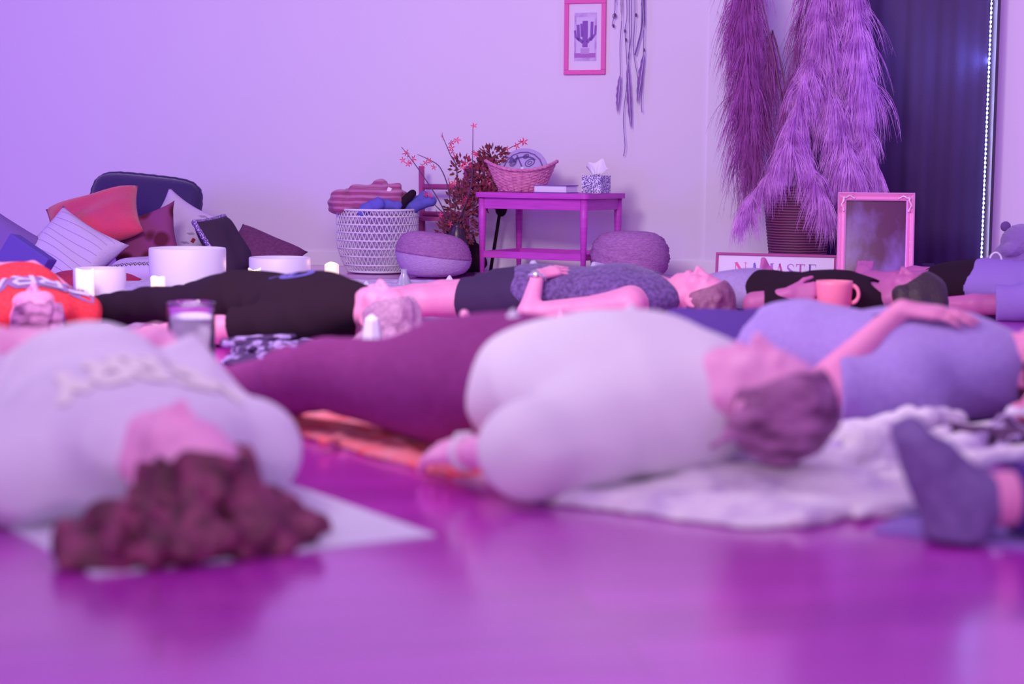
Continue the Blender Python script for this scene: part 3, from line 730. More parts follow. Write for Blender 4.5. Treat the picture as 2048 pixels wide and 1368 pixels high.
b = []
def th_heap():
    S = Solid(.008); rg = np.random.default_rng(21)
    # flat base
    for a, c in (((.16, 3.16), (.44, 3.0)), ((.3, 3.22), (.62, 3.1)), ((.4, 3.04), (.66, 3.12)), ((.5, 3.3), (.82, 3.4)), ((.55, 3.25), (.72, 3.3)), ((.62, 3.55), (.95, 3.75)), ((.75, 3.45), (.95, 3.9)), ((.45, 3.35), (.7, 3.5))):
        S.cap((*a, .006), (*c, .006), .13, .13, .02, .10)
    for i in range(26):
        x, y = rg.uniform(.24, .72), rg.uniform(3.0, 3.32); a = rg.normal(.25, .4); L = rg.uniform(.08, .2)
        S.cap((x - L*math.cos(a), y - L*math.sin(a), .015), (x + L*math.cos(a), y + L*math.sin(a), rg.uniform(.015, .04)), rg.uniform(.015, .03), .015, .015, .7)
    for i in range(20):
        x, y = rg.uniform(.66, 1.0), rg.uniform(3.35, 3.85); a = rg.normal(.6, .5); L = rg.uniform(.05, .14)
        S.cap((x - L*math.cos(a), y - L*math.sin(a), .02), (x + L*math.cos(a), y + L*math.sin(a), rg.uniform(.03, .075)), rg.uniform(.02, .04), .02, .015, .8)
    S.cap((.36, 3.17, .03), (.62, 3.12, .035), .055, .06, .03, .6)
    for k in range(5): S.cap((.26 + .06*k, 3.06 - .02*k, .02), (.40 + .08*k, 3.0 - .005*k, .03), .020, .012, .006, .8)
    for k in range(4): S.cap((.70 + .07*k, 3.40 + .10*k, .07), (.78 + .08*k, 3.55 + .1*k, .05), .035, .025, .012, .9)
    o = S.build('fringed_throw', M['throw'], None, zmin=.001, noise=wrinkle(.004, 30, 34, 20, 4))
    tag(o, 'pale pastel throw bunched under the light brown head', 'blanket')
    bm = bmesh.new()
    for i in range(70):
        t = i / 69; a = V((.10, 3.10)).lerp(V((.70, 2.98)), t) if t < .8 else V((.62, 2.99)).lerp(V((.95, 3.35)), (t - .8) * 5)
        y = a.y - .05 * math.sin(t * 3.1) ; d = V((rg.uniform(-.25, .45), -1, 0)).normalized() * rg.uniform(.03, .055)
        p = V((a.x, y + .04, .010)); tube_bm(bm, [p, p + d * .5 + V((0, 0, -.003)), p + d + V((0, 0, -.006))], [.005, .0035, .005], 5)
    f_ = bmo('fringe', bm, M['throw'], o, True); f_['kind'] = 'stuff'
th_heap()
q = heap('patterned_blanket', M['quilt_dark'], None, (-.86, 5.20), (-.40, 5.55), 46, (.012, .024), (.02, .045), 9, .007, .7, ang=.1, base=[((-.84, y, 0), (-.42, y, 0), .07) for y in (5.24, 5.34, 5.46)])
tag(q, 'crumpled violet and black patterned blanket under the blond head', 'blanket')
q = heap('patterned_blanket', M['quilt_pink'], None, (1.02, 3.62), (1.42, 3.80), 40, (.014, .028), (.025, .06), 10, .007, .8, base=[((1.02, y, 0), (1.42, y, 0), .08) for y in (3.62, 3.72, 3.80)])
tag(q, 'dark patterned blanket bunched beside the lavender tee at the right edge', 'blanket')
q = heap('hair_scarf', mat('scarf', (.80, .25, .45), .8, col2=(.80, .72, .86), scale=9, kind='wave', contrast=(.4, .6)), None, (1.14, 3.70), (1.25, 3.78), 8, (.03, .04), (.06, .085), 12, .006, .9, lrange=(.04, .1))
tag(q, 'pink and white striped scarf bunched on the dark patterned blanket', 'scarf')
q = heap('altar_cloth', mat('altar', (.50, .40, .66), .95, col2=(.62, .52, .76), scale=30, bump=.6, bscale=60), None, (-1.75, 7.45), (-.35, 8.65), 60, (.008, .014), (.003, .008), 14, .010, .6, lrange=(.1, .4),
         base=[((-1.85 + .0, y, .0), (-.35, y + .05, .0), .12) for y in (7.35, 7.5, 7.7, 7.9, 8.1, 8.3, 8.5)])
tag(q, 'lilac woven cloth spread under the white bowls and crystals', 'cloth')

# ------------------------------------------------------------------ singing bowls, candles, crystals, glass
D_('quartz', (.76, .70, .84), .45, spec=.4)
D_('quartz_clear', (.85, .82, .95), .15, trans=.6, spec=.6)
M['glow'] = mat('candle_glow', (.95, .80, .62), .6, emit=(1, .80, .58), estr=.5)
M['flame'] = mat('flame', (1, .8, .5), .5, emit=(1, .72, .35), estr=9)
M['glass'] = mat('glass', (.85, .8, .95), .03, trans=1.0, spec=.5)
def bowl(px, ptop, D, r, h, label):
    p = DP(px, 600, D); t = thing('singing_bowl', label, 'singing bowl', (p.x, D, .012), 0, 'white crystal singing bowls on the lilac cloth')
    prof = [(0, 0), (r*.55, 0), (r*.80, h*.04), (r*.93, h*.16), (r*.985, h*.36), (r, h*.6), (r, h*.97), (r - .003, h), (r - .007, h), (r - .010, h*.95), (r - .012, h*.4), (r*.78, h*.12), (0, h*.08)]
    lathe('bowl', prof, M['quartz'], t, 64); lathe('foot_ring', [(r*.35, -.011), (r*.4, -.011), (r*.4, .006), (r*.35, .006), (r*.35, -.011)], mat('rubber', (.1, .08, .12), .7), t, 32)
    return t
bowl(200, 541, 7.42, .113, .146, 'small white singing bowl nearest the red sweater, with a glowing candle before it')
bowl(376, 498, 7.72, .173, .222, 'largest white singing bowl, between the two others')
bowl(560, 518, 8.32, .150, .150, 'low white singing bowl behind the belly of the black shirt')
def candle(px, D, r, h, label, melt=.3, z=.012):
    p = DP(px, 600, D); t = thing('candle', label, 'candle', (p.x, D, z), 0, 'glowing pillar candles')
    fn = lambda i, k, a: .0012 * math.sin(a * 5 + i)
    bm = bmesh.new(); lathe_bm(bm, [(0, 0), (r*.97, 0), (r, .004), (r*.985, h*.5), (r, h), (r*.9, h+.002), (r*.80, h - .012), (0, h - .016)], 36, fn=fn)
    for v in bm.verts:
        if v.co.z > h * .9: v.co.z += .006 * math.sin(math.atan2(v.co.y, v.co.x) * 2 + px)
    bmo('wax', bm, M['glow'], t, True)
    tube('wick', [(0, 0, h - .018), (0, .001, h - .004)], .0012, M['ink_violet'], t, 5)
    lathe('flame', [(0, h - .016), (.004, h - .013), (.0045, h - .010), (.002, h - .004), (0, h)], M['flame'], t, 10)
    l = bpy.data.lights.new('candle_light', 'POINT'); l.energy = .35; l.color = (1, .6, .35); l.shadow_soft_size = .02
    o = bpy.data.objects.new('candle_light', l); C.objects.link(o); o.location = (p.x, D - .02, z + h + .03)
    return t
candle(171, 7.17, .038, .150, 'tallest glowing candle, in front of the small white bowl')
candle(317, 7.22, .031, .118, 'glowing candle at the left foot of the largest white bowl')
candle(510, 7.95, .030, .112, 'glowing candle almost hidden behind the black shirt')
candle(664, 8.42, .036, .114, 'glowing candle by the white wire basket')
t = thing('salt_lamp', 'small pink glowing salt stone between two candles', 'lamp', (DP(280, 600, 7.05).x, 7.05, 0))
S = Solid(.0035); rg = np.random.default_rng(2)
for i in range(7): S.ell((rg.uniform(-.014, .014), rg.uniform(-.014, .014), rg.uniform(.02, .05)), (.018, .018, .018), None, .004)
S.build('stone', mat('salt', (.95, .55, .5), .6, emit=(1, .42, .36), estr=1.1), t, zmin=.008)
lathe('base', [(0, 0), (.028, 0), (.028, .012), (0, .012)], mat('dark_wood', (.12, .04, .06), .6), t, 24)
def crystal(px, D, r, h, label, name='crystal', m='quartz', z=.0, n=6, tip=.3, g='pale crystals set on the cloths'):
    p = DP(px, 600, D); bm = bmesh.new(); rg = random.Random(px); o = rg.uniform(0, 1)
    lv = [(r * .95, 0), (r, h * .1), (r * .62, h * (1 - tip)), (r * .12, h)]; rings = []
    for (rr, zz) in lv: rings.append([bm.verts.new((rr * math.cos(o + k * 6.283 / n) * (1 + .1 * math.sin(k * 2)), rr * math.sin(o + k * 6.283 / n), zz + (0.03 * h * math.sin(k * 2.2) if 0 < zz < h else 0))) for k in range(n)])
    for r0, r1 in zip(rings, rings[1:]):
        for k in range(n): bm.faces.new((r0[k], r0[(k+1) % n], r1[(k+1) % n], r1[k]))
    bm.faces.new(rings[0][::-1]); bm.faces.new(rings[-1]); ob = bmo(name, bm, M[m], None, False, r * .06); ob.location = (p.x, D, z)
    return tag(ob, label, 'crystal', g)
crystal(744, 5.36, .040, .135, 'white crystal tower standing in front of the blond hair', z=.012, tip=.12, n=7)
crystal(386, 7.40, .035, .085, 'lilac pointed crystal in front of the largest white bowl', z=.014)
crystal(899, 7.88, .032, .095, 'rounded white crystal by the bare thigh, on the lilac cloth', z=.014, tip=.25, n=9)
crystal(733, 8.25, .035, .040, 'low white crystal between the glowing candle and the clear bottle', z=.014, tip=.5)
crystal(468, 8.35, .014, .035, 'tiny white crystal at the right foot of the largest white bowl', z=.014)
def on_person(root_o, meshes, wx, wy):
    l = root_o.matrix_basis.inverted() @ V((wx, wy, 0)); h = drape(meshes)(l.x, l.y); return (root_o.matrix_basis @ h).z if h else .26
bpy.context.view_layer.update()
for px, D, r, h, lb in ((1027, 3.55, .034, .066, 'white pointed crystal standing on the belly of the loose white shirt'), (1262, 3.50, .022, .035, 'smaller white crystal on the chest of the loose white shirt')):
    x = DP(px, 600, D).x; crystal(px, D, r, h, lb, z=on_person(p2, CHILD(p2, 'shirt'), x, D) - .006, tip=.35, g='white crystals on the white shirt')
# clear flask
t = thing('glass_flask', 'clear conical glass flask standing on the lilac cloth beside pouf', 'flask', (DP(808, 600, 8.3).x, 8.3, .014))
lathe('flask', [(0, 0), (.046, 0), (.048, .006), (.016, .072), (.014, .092), (.020, .096), (.0185, .096), (.012, .090), (.014, .070), (.044, .006), (0, .004)], M['quartz_clear'], t, 32)
# glass jar behind the lilac sweatshirt
t = thing('candle_jar', 'tall clear glass jar with pale wax behind the lilac sweatshirt', 'jar', (DP(382, 600, 4.8).x, 4.8, 0))
lathe('jar', [(0, 0), (.062, 0), (.066, .006), (.067, .215), (.066, .222), (.063, .222), (.062, .215), (.061, .010), (0, .010)], M['glass'], t, 48)
lathe('wax', [(0, .011), (.0605, .011), (.0605, .182), (.055, .178), (0, .176)], M['quartz'], t, 40)
lathe('rim', [(.0605, .216), (.068, .216), (.0685, .222), (.0675, .226), (.0605, .226), (.0605, .216)], M['glass'], t, 40)
# coral mug held at the belly of the black shirt
D_('coral', (1.0, .28, .42), .4, emit=(1, .2, .25), estr=.0)
mp = DP(1668, 592, 6.40)
t = thing('mug', 'coral pink mug with ring handle held in front of black shirt', 'mug', (mp.x, mp.y, mp.z - .045), R(-20)); t.scale = (1, 1, 1.25)
lathe('cup', [(0, 0), (.056, 0), (.064, .006), (.068, .07), (.068, .082), (.064, .082), (.062, .07), (.056, .01), (0, .008)], M['coral'], t, 40)
tube('handle', [(.066 + .026 * math.sin(a), 0, .043 + .026 * math.cos(a)) for a in [i * math.pi / 12 for i in range(13)]], .007, M['coral'], t, 8)

# ------------------------------------------------------------------ side table and what stands on it
D_('table_wood', (.60, .07, .54), .45, col2=(.50, .05, .46), scale=5, stretch=(1, 1, 12), spec=.4)
D_('wood_rail', (.48, .08, .30), .55, col2=(.40, .06, .24), scale=8)
TX, TY = V((.866, -.5, 0)), V((.5, .866, 0)); TO = V((-.17, 9.45, 0))
TR = Matrix((TX, TY, V((0, 0, 1)))).transposed(); trz = R(-30)
t = thing('side_table', 'reddish wooden side table with low shelf rails standing at the wall', 'table', TO, trz)
def taper(name, a, b, s0, s1, m, parent):
    bm = bmesh.new(); tube_bm(bm, [a, V(a).lerp(V(b), .25), b], [s0, s0, s1], 14); return bmo(name, bm, m, parent, True)
L_, W_ = .634, .41
bm = bmesh.new(); bbox_bm(bm, (L_/2, W_/2, .456), (L_ + .075, W_ + .075, .028))
bmesh.ops.bevel(bm, geom=[e for e in bm.edges if abs(e.verts[0].co.z - e.verts[1].co.z) > .01], offset=.035, segments=5, affect='EDGES', profile=.5)
bmo('tabletop', bm, M['table_wood'], t, False, 0)
for x, y in ((0, 0), (L_, 0), (0, W_), (L_, W_)): taper('leg', (x, y, .442), (x, y, 0), .0215, .012, M['table_wood'], t)
for y in (0, W_): box('apron', (L_/2, y, .411), (L_ - .03, .018, .062), M['table_wood'], t); box('stretcher', (L_/2, y, .128), (L_ - .02, .016, .038), M['table_wood'], t)
for x in (0, L_): box('apron', (x, W_/2, .411), (.018, W_ - .03, .062), M['table_wood'], t); box('stretcher', (x, W_/2, .128), (.016, W_ - .02, .034), M['table_wood'], t)
def TB(a, b, z=.4702): return TO + TX * a + TY * b + V((0, 0, z))
# wicker basket with drum
D_('wicker', (.78, .30, .52), .6, col2=(.60, .18, .40), scale=40)
bk = thing('wicker_basket', 'oval wicker basket with dipped rim on the side table', 'basket', TB(.12, .22), 0)
N_ = 200; bm = bmesh.new(); rows = 15; rings = []
def bkr(t_, a):
    rx, ry = .118 + .078 * t_ ** .9, .085 + .062 * t_ ** .9; top = .118 + .052 * (math.cos(a) ** 2) ** 1.1
    return rx, ry, top * t_
for i in range(rows * 3 + 1):
    ring = []; row, ph = divmod(i, 3)
    for k in range(N_):
        a = k * 2 * math.pi / N_; rx, ry, z = bkr(i / (rows * 3), a)
        st = -.004 if ph == 0 else .002 + .0045 * math.cos(14 * a + math.pi * row)
        ring.append(bm.verts.new(((rx + st) * math.cos(a), (ry + st) * math.sin(a), z + .001)))
    rings.append(ring)
for r0, r1 in zip(rings, rings[1:]):
    for k in range(N_): bm.faces.new((r0[k], r0[(k+1) % N_], r1[(k+1) % N_], r1[k]))
bm.faces.new(rings[0][::-1])
sh = bmo('weave', bm, M['wicker'], bk, True); md = sh.modifiers.new('t', 'SOLIDIFY'); md.thickness = .004
for q_ in range(3):
    pts = []
    for k in range(73):
        a = k * 2 * math.pi / 72; rx, ry, z = bkr(1, a); w2 = .005 * math.sin(a * 14 + q_ * 2.1)
        pts.append(((rx + .004 + w2) * math.cos(a), (ry + .004 + w2) * math.sin(a), z + .003 + .005 * math.cos(a * 14 + q_ * 2.1)))
    tube('rim_braid', pts, .0055, M['wicker'], bk, 6)
bm = bmesh.new()
for k in range(20):
    a = k * 2 * math.pi / 20; tube_bm(bm, [(( bkr(s_, a)[0] + .001) * math.cos(a), (bkr(s_, a)[1] + .001) * math.sin(a), bkr(s_, a)[2] + .002) for s_ in (0, .33, .66, 1)], .0035, 6)
bmo('stake', bm, M['wicker'], bk, True)
dp = TB(.125, .235, .4702 + .115)
dr = thing('hand_drum', 'round hand drum with violet line drawing leaning in the wicker basket', 'drum', dp, 0); dr.rotation_euler = (R(62), R(-12), R(-4))
lathe('frame', [(0, -.02), (.136, -.02), (.139, -.015), (.139, .012), (.133, .018), (0, .019)], mat('drum_skin', (.52, .40, .72), .6), dr, 56)
dl = []
def oval(cx, cy, rx, ry, a0=0, a1=6.283, rot=0):
    return [(cx + rx*math.cos(t_)*math.cos(rot) - ry*math.sin(t_)*math.sin(rot), cy + rx*math.cos(t_)*math.sin(rot) + ry*math.sin(t_)*math.cos(rot)) for t_ in [a0 + (a1-a0)*i/16 for i in range(17)]]
dl += [(.007, oval(0, 0, .112, .112)), (.008, [(-.02, .10), (-.005, .03), (.01, -.05), (.0, -.10)])]
for cx, cy, s_ in ((-.065, .0, .026), (-.035, -.045, .02), (.045, .035, .028), (.06, -.02, .022), (-.05, .05, .018), (.02, -.06, .02), (-.085, -.04, .016), (.03, .08, .016)):
    dl += [(.006, oval(cx, cy, s_, s_*.7, rot=.4)), (.005, oval(cx, cy, s_*.45, s_*.3, rot=.4))]
dl += [(.010, oval(.0, .03, .08, .05, .3, 2.4)), (.010, oval(-.02, -.03, .09, .06, 3.4, 5.4)), (.012, [(-.07, .06), (-.05, .09), (-.035, .055), (-.02, .085)])]
ribbons('drawing', dl, .006, M['ink_violet'], dr, lambda u, v: (u, v, .0205), step=.006)
tag(lathe('white_ball', [(0, 0), (.009, .003), (.012, .012), (.009, .021), (0, .024)], M['quartz'], None, 16), 'small white ball showing at the right side of the wicker rim', 'ball').location = TB(.195, .10, .4702 + .118)
# book
bo = thing('book', 'closed book with pale pages and violet cover, beside the tissue box', 'book', TB(.42, .075), trz)
box('pages', (0, 0, .022), (.196, .128, .032), mat('paper', (.80, .74, .86), .9, col2=(.72, .66, .80), scale=120, stretch=(.1, .1, 3)), bo, .001)
for z in (.003, .041): box('cover', (0, .002, z), (.204, .138, .006), mat('book_cover', (.22, .12, .42), .6), bo, .001)
# tissue box
tb = thing('tissue_box', 'speckled violet tissue box with a white tissue, on the table end', 'tissue box', TB(.585, .235), trz)
box('carton', (0, 0, .049), (.118, .118, .097), mat('carton', (.16, .11, .36), .7, col2=(.80, .74, .90), scale=140, kind='voronoi', contrast=(.50, .56)), tb, .002)
tag_m = lathe('slot', [(.0, .0982), (.034, .0982), (.034, .0992), (0, .0992)], M['ink_violet'], tb, 28)
N2 = 22; vs, fs = [], []
for i in range(N2 + 1):
    for k in range(9):
        u = i / N2 * 2 - 1; v = k / 8
        vs.append((u * (.018 + .055 * v) + .012 * v, .018 * math.sin(u * 4 + v) * v + .008 * math.sin(u * 9) * (1 - v), .099 + v * (.085 - .045 * abs(u) ** 1.6 + .012 * math.sin(u * 6))))
for i in range(N2):
    for k in range(8): a = i * 9 + k; fs.append((a, a + 1, a + 10, a + 9))
o = pyd('tissue', vs, fs, mat('tissue', (.86, .80, .88), .9), tb, True); o.modifiers.new('t', 'SOLIDIFY').thickness = .0008

# ------------------------------------------------------------------ poufs
D_('jute', (.40, .16, .42), .95, col2=(.52, .24, .54), scale=50, bump=.8, bscale=90, stretch=(1, 1, 3))
D_('jute_pale', (.52, .34, .66), .95, col2=(.60, .42, .74), scale=50, bump=.6, bscale=90, stretch=(1, 1, 3))
def pouf(label, x, y, r, h, tilt=0, two=False):
    t = thing('pouf', label, 'pouf', (x, y, .0), 0); n = 22
    def prof(z0, z1, lo, hi):
        out = []
        for i in range(lo, hi + 1):
            for s_ in (0, .5):
                u = (i + s_) / n
                if i == hi and s_: break
                ang = -math.pi/2 + u * math.pi; rr = r * (abs(math.cos(ang)) ** .5); zz = h * (.5 + .5 * math.sin(ang) * (1 if abs(math.sin(ang)) < 1 else 1))
                out.append((max(rr, 1e-6) + (.004 if s_ else 0), zz))
        return out
    full = prof(0, h, 0, n); full[0] = (0, 0); full[-1] = (0, h)
    full = [p for p in full if p[0] == 0 or p[0] > .01]
    if two:
        cutz = h * .5; lo = [p for p in full if p[1] <= cutz]; hi = [p for p in full if p[1] > cutz]
        def tl(bm):
            for v in bm.verts: v.co.z += tilt * v.co.x * min(1, v.co.z / (h * .5)) * (1 if v.co.z > .02 else 0)
        rc = max(p[0] for p in full) ; lo.append((rc, cutz)); hi.insert(0, (rc, cutz - .001))
        for nm, pr, mm in (('base', lo + [(0, cutz)], M['jute_pale']), ('cushion_top', [(0, cutz - .002)] + hi, M['jute'])):
            bm = bmesh.new(); lathe_bm(bm, pr, 64); tl(bm); bmo(nm, bm, mm, t, True)
    else: lathe('pad', full, M['jute'], t, 64, fn=lambda i, k, a: .003 * math.sin(a * 7 + i))
    return t
pouf('two tone woven pouf, plum above and lilac below, beside the wire basket', -.437, 9.40, .208, .245, -.12, True)
pouf('plain braided pouf with a domed top at the right end of side table', .632, 9.17, .212, .272)

# ------------------------------------------------------------------ white wire basket with blankets
wb = thing('wire_basket', 'white woven wire basket full of blankets, by the wall', 'basket', (-.775, 9.74, 0))
def wr_(z): u = z / .36; return .155 + .078 * min(1, (u * 2.2)) ** .6
bm = bmesh.new(); zs = [.012, .05, .10, .145, .19, .235, .28, .325, .362]
for z in zs: tube_bm(bm, [(wr_(z) * math.cos(a), wr_(z) * math.sin(a), z) for a in [i * math.pi / 24 for i in range(49)]], .0045 if z not in (zs[0], zs[-1]) else .007, 5, False)
for z0, z1 in zip(zs, zs[1:]):
    NZ = 52
    for k in range(NZ * 2):
        a0, a1 = k * math.pi / NZ, (k + 1) * math.pi / NZ; za, zb = (z0, z1) if k % 2 == 0 else (z1, z0)
        tube_bm(bm, [(wr_(za) * math.cos(a0), wr_(za) * math.sin(a0), za), (wr_(zb) * math.cos(a1), wr_(zb) * math.sin(a1), zb)], .0026, 4, False)
bmo('wire_weave', bm, M['white_metal'], wb, True)
lathe('bottom', [(0, .004), (.153, .004), (.156, .010), (0, .011)], M['white_metal'], wb, 48)
D_('blanket_rose', (.42, .08, .24), .9, col2=(.60, .20, .44), scale=10, bump=.4, bscale=120, sheen=.2, kind='wave', contrast=(.45, .8))
S = Solid(.006); rg = np.random.default_rng(8)
S.cap((-.15, 0, .40), (.10, 0, .41), .09, .08, .03, .7); S.cap((-.20, -.08, .40), (-.23, .06, .37), .065, .06, .03)
for i in range(6):
    x0 = -.20 + .06 * i; S.cap((x0, -.12, .37 + .01 * i), (x0 + .03, .08, .43 + .02 * math.sin(i)), .045, .04, .008, .9)
for y, z, r_ in ((-.12, .40, .035), (-.10, .45, .03), (-.06, .475, .028)): S.cap((-.13, y, z - .01), (.12, y, z), r_, r_ * .8, .008)
S.cap((-.02, -.05, .46), (.03, -.03, .50), .035, .03, .02); S.cap((.05, -.08, .45), (.22, -.03, .40), .04, .03, .01)
o = S.build('blanket', M['blanket_rose'], None, noise=lambda X, Y, Z: .004 * np.sin(Z * 120 + 2 * np.sin(X * 18)) + .003 * np.sin(X * 50 + Y * 30)); o.location = (-.775, 9.74, .012)
tag(o, 'folded rose striped blanket heaped on top of the wire basket', 'blanket')
S = Solid(.006); S.cap((-.06, -.19, .355), (.02, -.20, .385), .03, .035, .01); S.cap((.02, -.17, .385), (.12, -.16, .375), .035, .03, .01); S.cap((-.08, -.21, .33), (-.04, -.19, .36), .02, .03, .01)
o = S.build('blue_cloth', mat('blue_cloth', (.13, .12, .55), .8), None, noise=wrinkle(.005, 60, 30, 40, 2)); o.location = (-.775, 9.74, .012); tag(o, 'bright blue cloth tucked under the rose blanket at the front rim', 'cloth')
S = Solid(.006); S.cap((.20, -.06, .37), (.31, -.04, .40), .045, .03, .01, .9); S.cap((.17, -.07, .36), (.27, -.03, .44), .03, .02, .01)
o = S.build('blue_cloth', mat('blue_cloth', (.13, .12, .55), .8), None, noise=wrinkle(.004, 50, 30, 40, 3)); o.location = (-.775, 9.74, .012); tag(o, 'blue cloth hanging over the right rim of the wire basket', 'cloth')
S = Solid(.006); S.cap((.13, -.12, .37), (.20, -.09, .44), .03, .025, .01)
o = S.build('black_cloth', M['black_cotton'], None, noise=wrinkle(.004, 50, 30, 40, 5)); o.location = (-.775, 9.74, .012); tag(o, 'black cloth wedged between the rose blanket and the blue cloth', 'cloth')
box('care_tag', (.075, -.125, .462), (.022, .002, .03), mat('tissue', (.86, .80, .88), .9), [c for c in C.objects if c.name == 'blanket'][0], 0, Matrix.Rotation(.4, 3, 'Y'))

# ------------------------------------------------------------------ low wooden chair, flower arrangement, mallet, bag
ch = thing('wooden_chair', 'low reddish wooden chair behind the red blossoms', 'chair', (-.43, 9.86, 0), R(-14))
for x in (-.13, .13):
    taper('rear_post', (x, .11, 0), (x * (1.0 if x > 0 else 1.12), .13, .61), .019, .017, M['wood_rail'], ch); taper('leg', (x * .9, .02, 0), (x * .9, .02, .30), .017, .017, M['wood_rail'], ch)
for z in (.49, .33): tube('rail', [(-.13, .12, z), (.13, .12, z)], .017, M['wood_rail'], ch, 10)
box('seat', (0, .065, .305), (.27, .13, .022), M['wood_rail'], ch)
fa = thing('flower_arrangement', 'vase of bare branches with red star blossoms and dark foliage', 'flower arrangement', (-.315, 9.63, 0))
fo = V((-.315, 9.63, 0))
lathe('vase', [(0, 0), (.05, 0), (.068, .05), (.072, .13), (.055, .22), (.036, .27), (.042, .29), (.036, .288), (.030, .27), (0, .26)], mat('dark_glaze', (.06, .03, .07), .25), fa, 36)
D_('twig', (.14, .07, .16), .8); D_('blossom', (.95, .05, .12), .7, col2=(.75, .08, .25), scale=20); D_('foliage', (.10, .035, .06), .8, col2=(.30, .04, .07), scale=30)
def blossom_mesh():
    vs, fs = [(0, 0, 0)], []
    for p in range(5):
        a = p * 2 * math.pi / 5
        pts = [(.35, -.16, .06), (.75, -.14, .18), (1.1, 0, .25), (.75, .14, .18), (.35, .16, .06)]; b = len(vs)
        vs += [(x * math.cos(a) - y * math.sin(a), x * math.sin(a) + y * math.cos(a), z) for x, y, z in pts]
        fs += [(0, b, b+4), (b, b+1, b+3, b+4), (b+1, b+2, b+3)]
    me = bpy.data.meshes.new('blossom'); me.from_pydata(vs, [], fs); me.materials.append(M['blossom']); me.update(); return me
BM = blossom_mesh(); rg = random.Random(3)
brs = [([(905, 470), (880, 405), (845, 350), (822, 318), (803, 294)], [(806, 320), (818, 312), (816, 328), (826, 318), (822, 324), (812, 306)]),
       ([(905, 470), (897, 380), (880, 335), (855, 318), (835, 309)], [(852, 326), (846, 332), (868, 334), (858, 322)]),
       ([(905, 470), (914, 345), (900, 308), (884, 270)], [(883, 272), (903, 296), (906, 304), (902, 285), (914, 280), (912, 314)]),
       ([(925, 460), (940, 380), (945, 320), (946, 250)], [(948, 252), (945, 305), (951, 308), (936, 318), (930, 325), (925, 335), (940, 330)]),
       ([(925, 450), (965, 350), (990, 315), (1012, 300), (1042, 285)], [(1042, 283), (1048, 284), (1034, 292), (1008, 302), (1014, 298), (996, 300)]),
       ([(905, 480), (880, 420), (868, 408), (850, 392)], [(852, 388), (860, 392), (900, 370), (908, 365), (896, 360)]),
       ([(905, 480), (885, 440), (872, 420)], [(880, 430), (897, 428), (880, 445), (900, 448)]),
       ([(915, 480), (930, 420), (935, 390)], [(930, 402), (937, 400), (925, 408), (940, 406), (932, 396), (968, 375), (975, 368), (985, 372), (960, 380)])]
for bi, (pp, bl_) in enumerate(brs):
    dep = 9.63 + (bi % 3 - 1) * .05 + (.09 if bi == 4 else 0); pts = [DP(*p, dep) - fo for p in pp]; pts[0] = V((0.01 * (bi - 4), 0, .27))
    sp = smooth_path(pts, 6); br = tube('branch', sp, [.0045 - .0028 * i / len(sp) for i in range(len(sp))], M['twig'], fa, 5)
    for j, (bx, by) in enumerate(bl_):
        o = bpy.data.objects.new('blossom', BM); C.objects.link(o); o.parent = br
        o.location = DP(bx, by, dep - .015) - fo; s_ = rg.uniform(.018, .026); o.scale = (s_, s_, s_)
        o.rotation_euler = (R(90) + rg.uniform(-.7, .7), rg.uniform(-.8, .8), rg.uniform(0, 6))
bm = bmesh.new()
def leaf(bm, p, d, L, w_):
    d = V(d).normalized(); s_ = d.cross(V((rg.uniform(-.3, .3), -1, rg.uniform(-.3, .3)))).normalized(); n = s_.cross(d)
    a = bm.verts.new(p); b = bm.verts.new(p + d*L*.5 + s_*w_ + n * w_ * .3); c = bm.verts.new(p + d*L); e = bm.verts.new(p + d*L*.5 - s_*w_ + n * w_ * .3); bm.faces.new((a, b, c, e))
for cx, cy, rx, ry, n in ((925, 430, 35, 60, 420), (975, 350, 32, 34, 300), (955, 390, 38, 34, 260), (905, 470, 30, 40, 160), (925, 335, 22, 22, 60), (985, 310, 26, 14, 110)):
    for i in range(n):
        a = rg.uniform(0, 6.283); q_ = rg.uniform(0, 1) ** .5; p = DP(cx + rx*q_*math.cos(a), cy + ry*q_*math.sin(a), 9.64 + rg.uniform(-.05, .07)) - fo
        leaf(bm, p, (math.cos(a), rg.uniform(-.6, .6), -math.sin(a) + .3), rg.uniform(.015, .04), rg.uniform(.004, .009))
o = bmo('foliage', bm, M['foliage'], fa); o['kind'] = 'stuff'
bm = bmesh.new()
for cx, cy, r_ in ((952, 345, .05), (980, 365, .05), (945, 380, .05), (985, 345, .04), (970, 330, .04)):
    c_ = DP(cx, cy, 9.68) - fo
    for i in range(70):
        d = V((rg.gauss(0, 1), rg.gauss(0, 1), rg.gauss(0, 1))).normalized(); bmesh.ops.create_icosphere(bm, subdivisions=1, radius=.009, matrix=Matrix.Translation(c_ + d * r_ * rg.uniform(.7, 1.0)))
o = bmo('flower_cluster', bm, mat('dried_flower', (.34, .06, .16), .9, col2=(.5, .08, .2), scale=40), fa, True); o['label'] = 'round heads of dried plum flowers'
t = thing('mallet', 'black padded mallet leaning behind the side table leg', 'mallet', (-.10, 9.93, 0))
S = Solid(.005); S.ell((.03, 0, .365), (.035, .03, .045)); S.build('head', M['black_cotton'], t); tube('handle', [(-.03, 0, .0), (.02, 0, .33)], .010, M['black_cotton'], t)
t = thing('black_bag', 'black bag slumped on the floor between pouf and table leg', 'bag', (-.255, 9.84, 0))
S = Solid(.006); S.cap((-.03, 0, .07), (.05, 0, .06), .075, .06, .02); S.cap((-.02, 0, .12), (.03, 0, .14), .055, .04, .03); S.build('body', M['black_cotton'], t, zmin=.001, noise=wrinkle(.004, 40, 40, 40, 2))
tube('handle', [(-.03, 0, .16), (-.02, 0, .22), (.02, 0, .23), (.04, 0, .17)], .006, M['black_cotton'], t, 6)

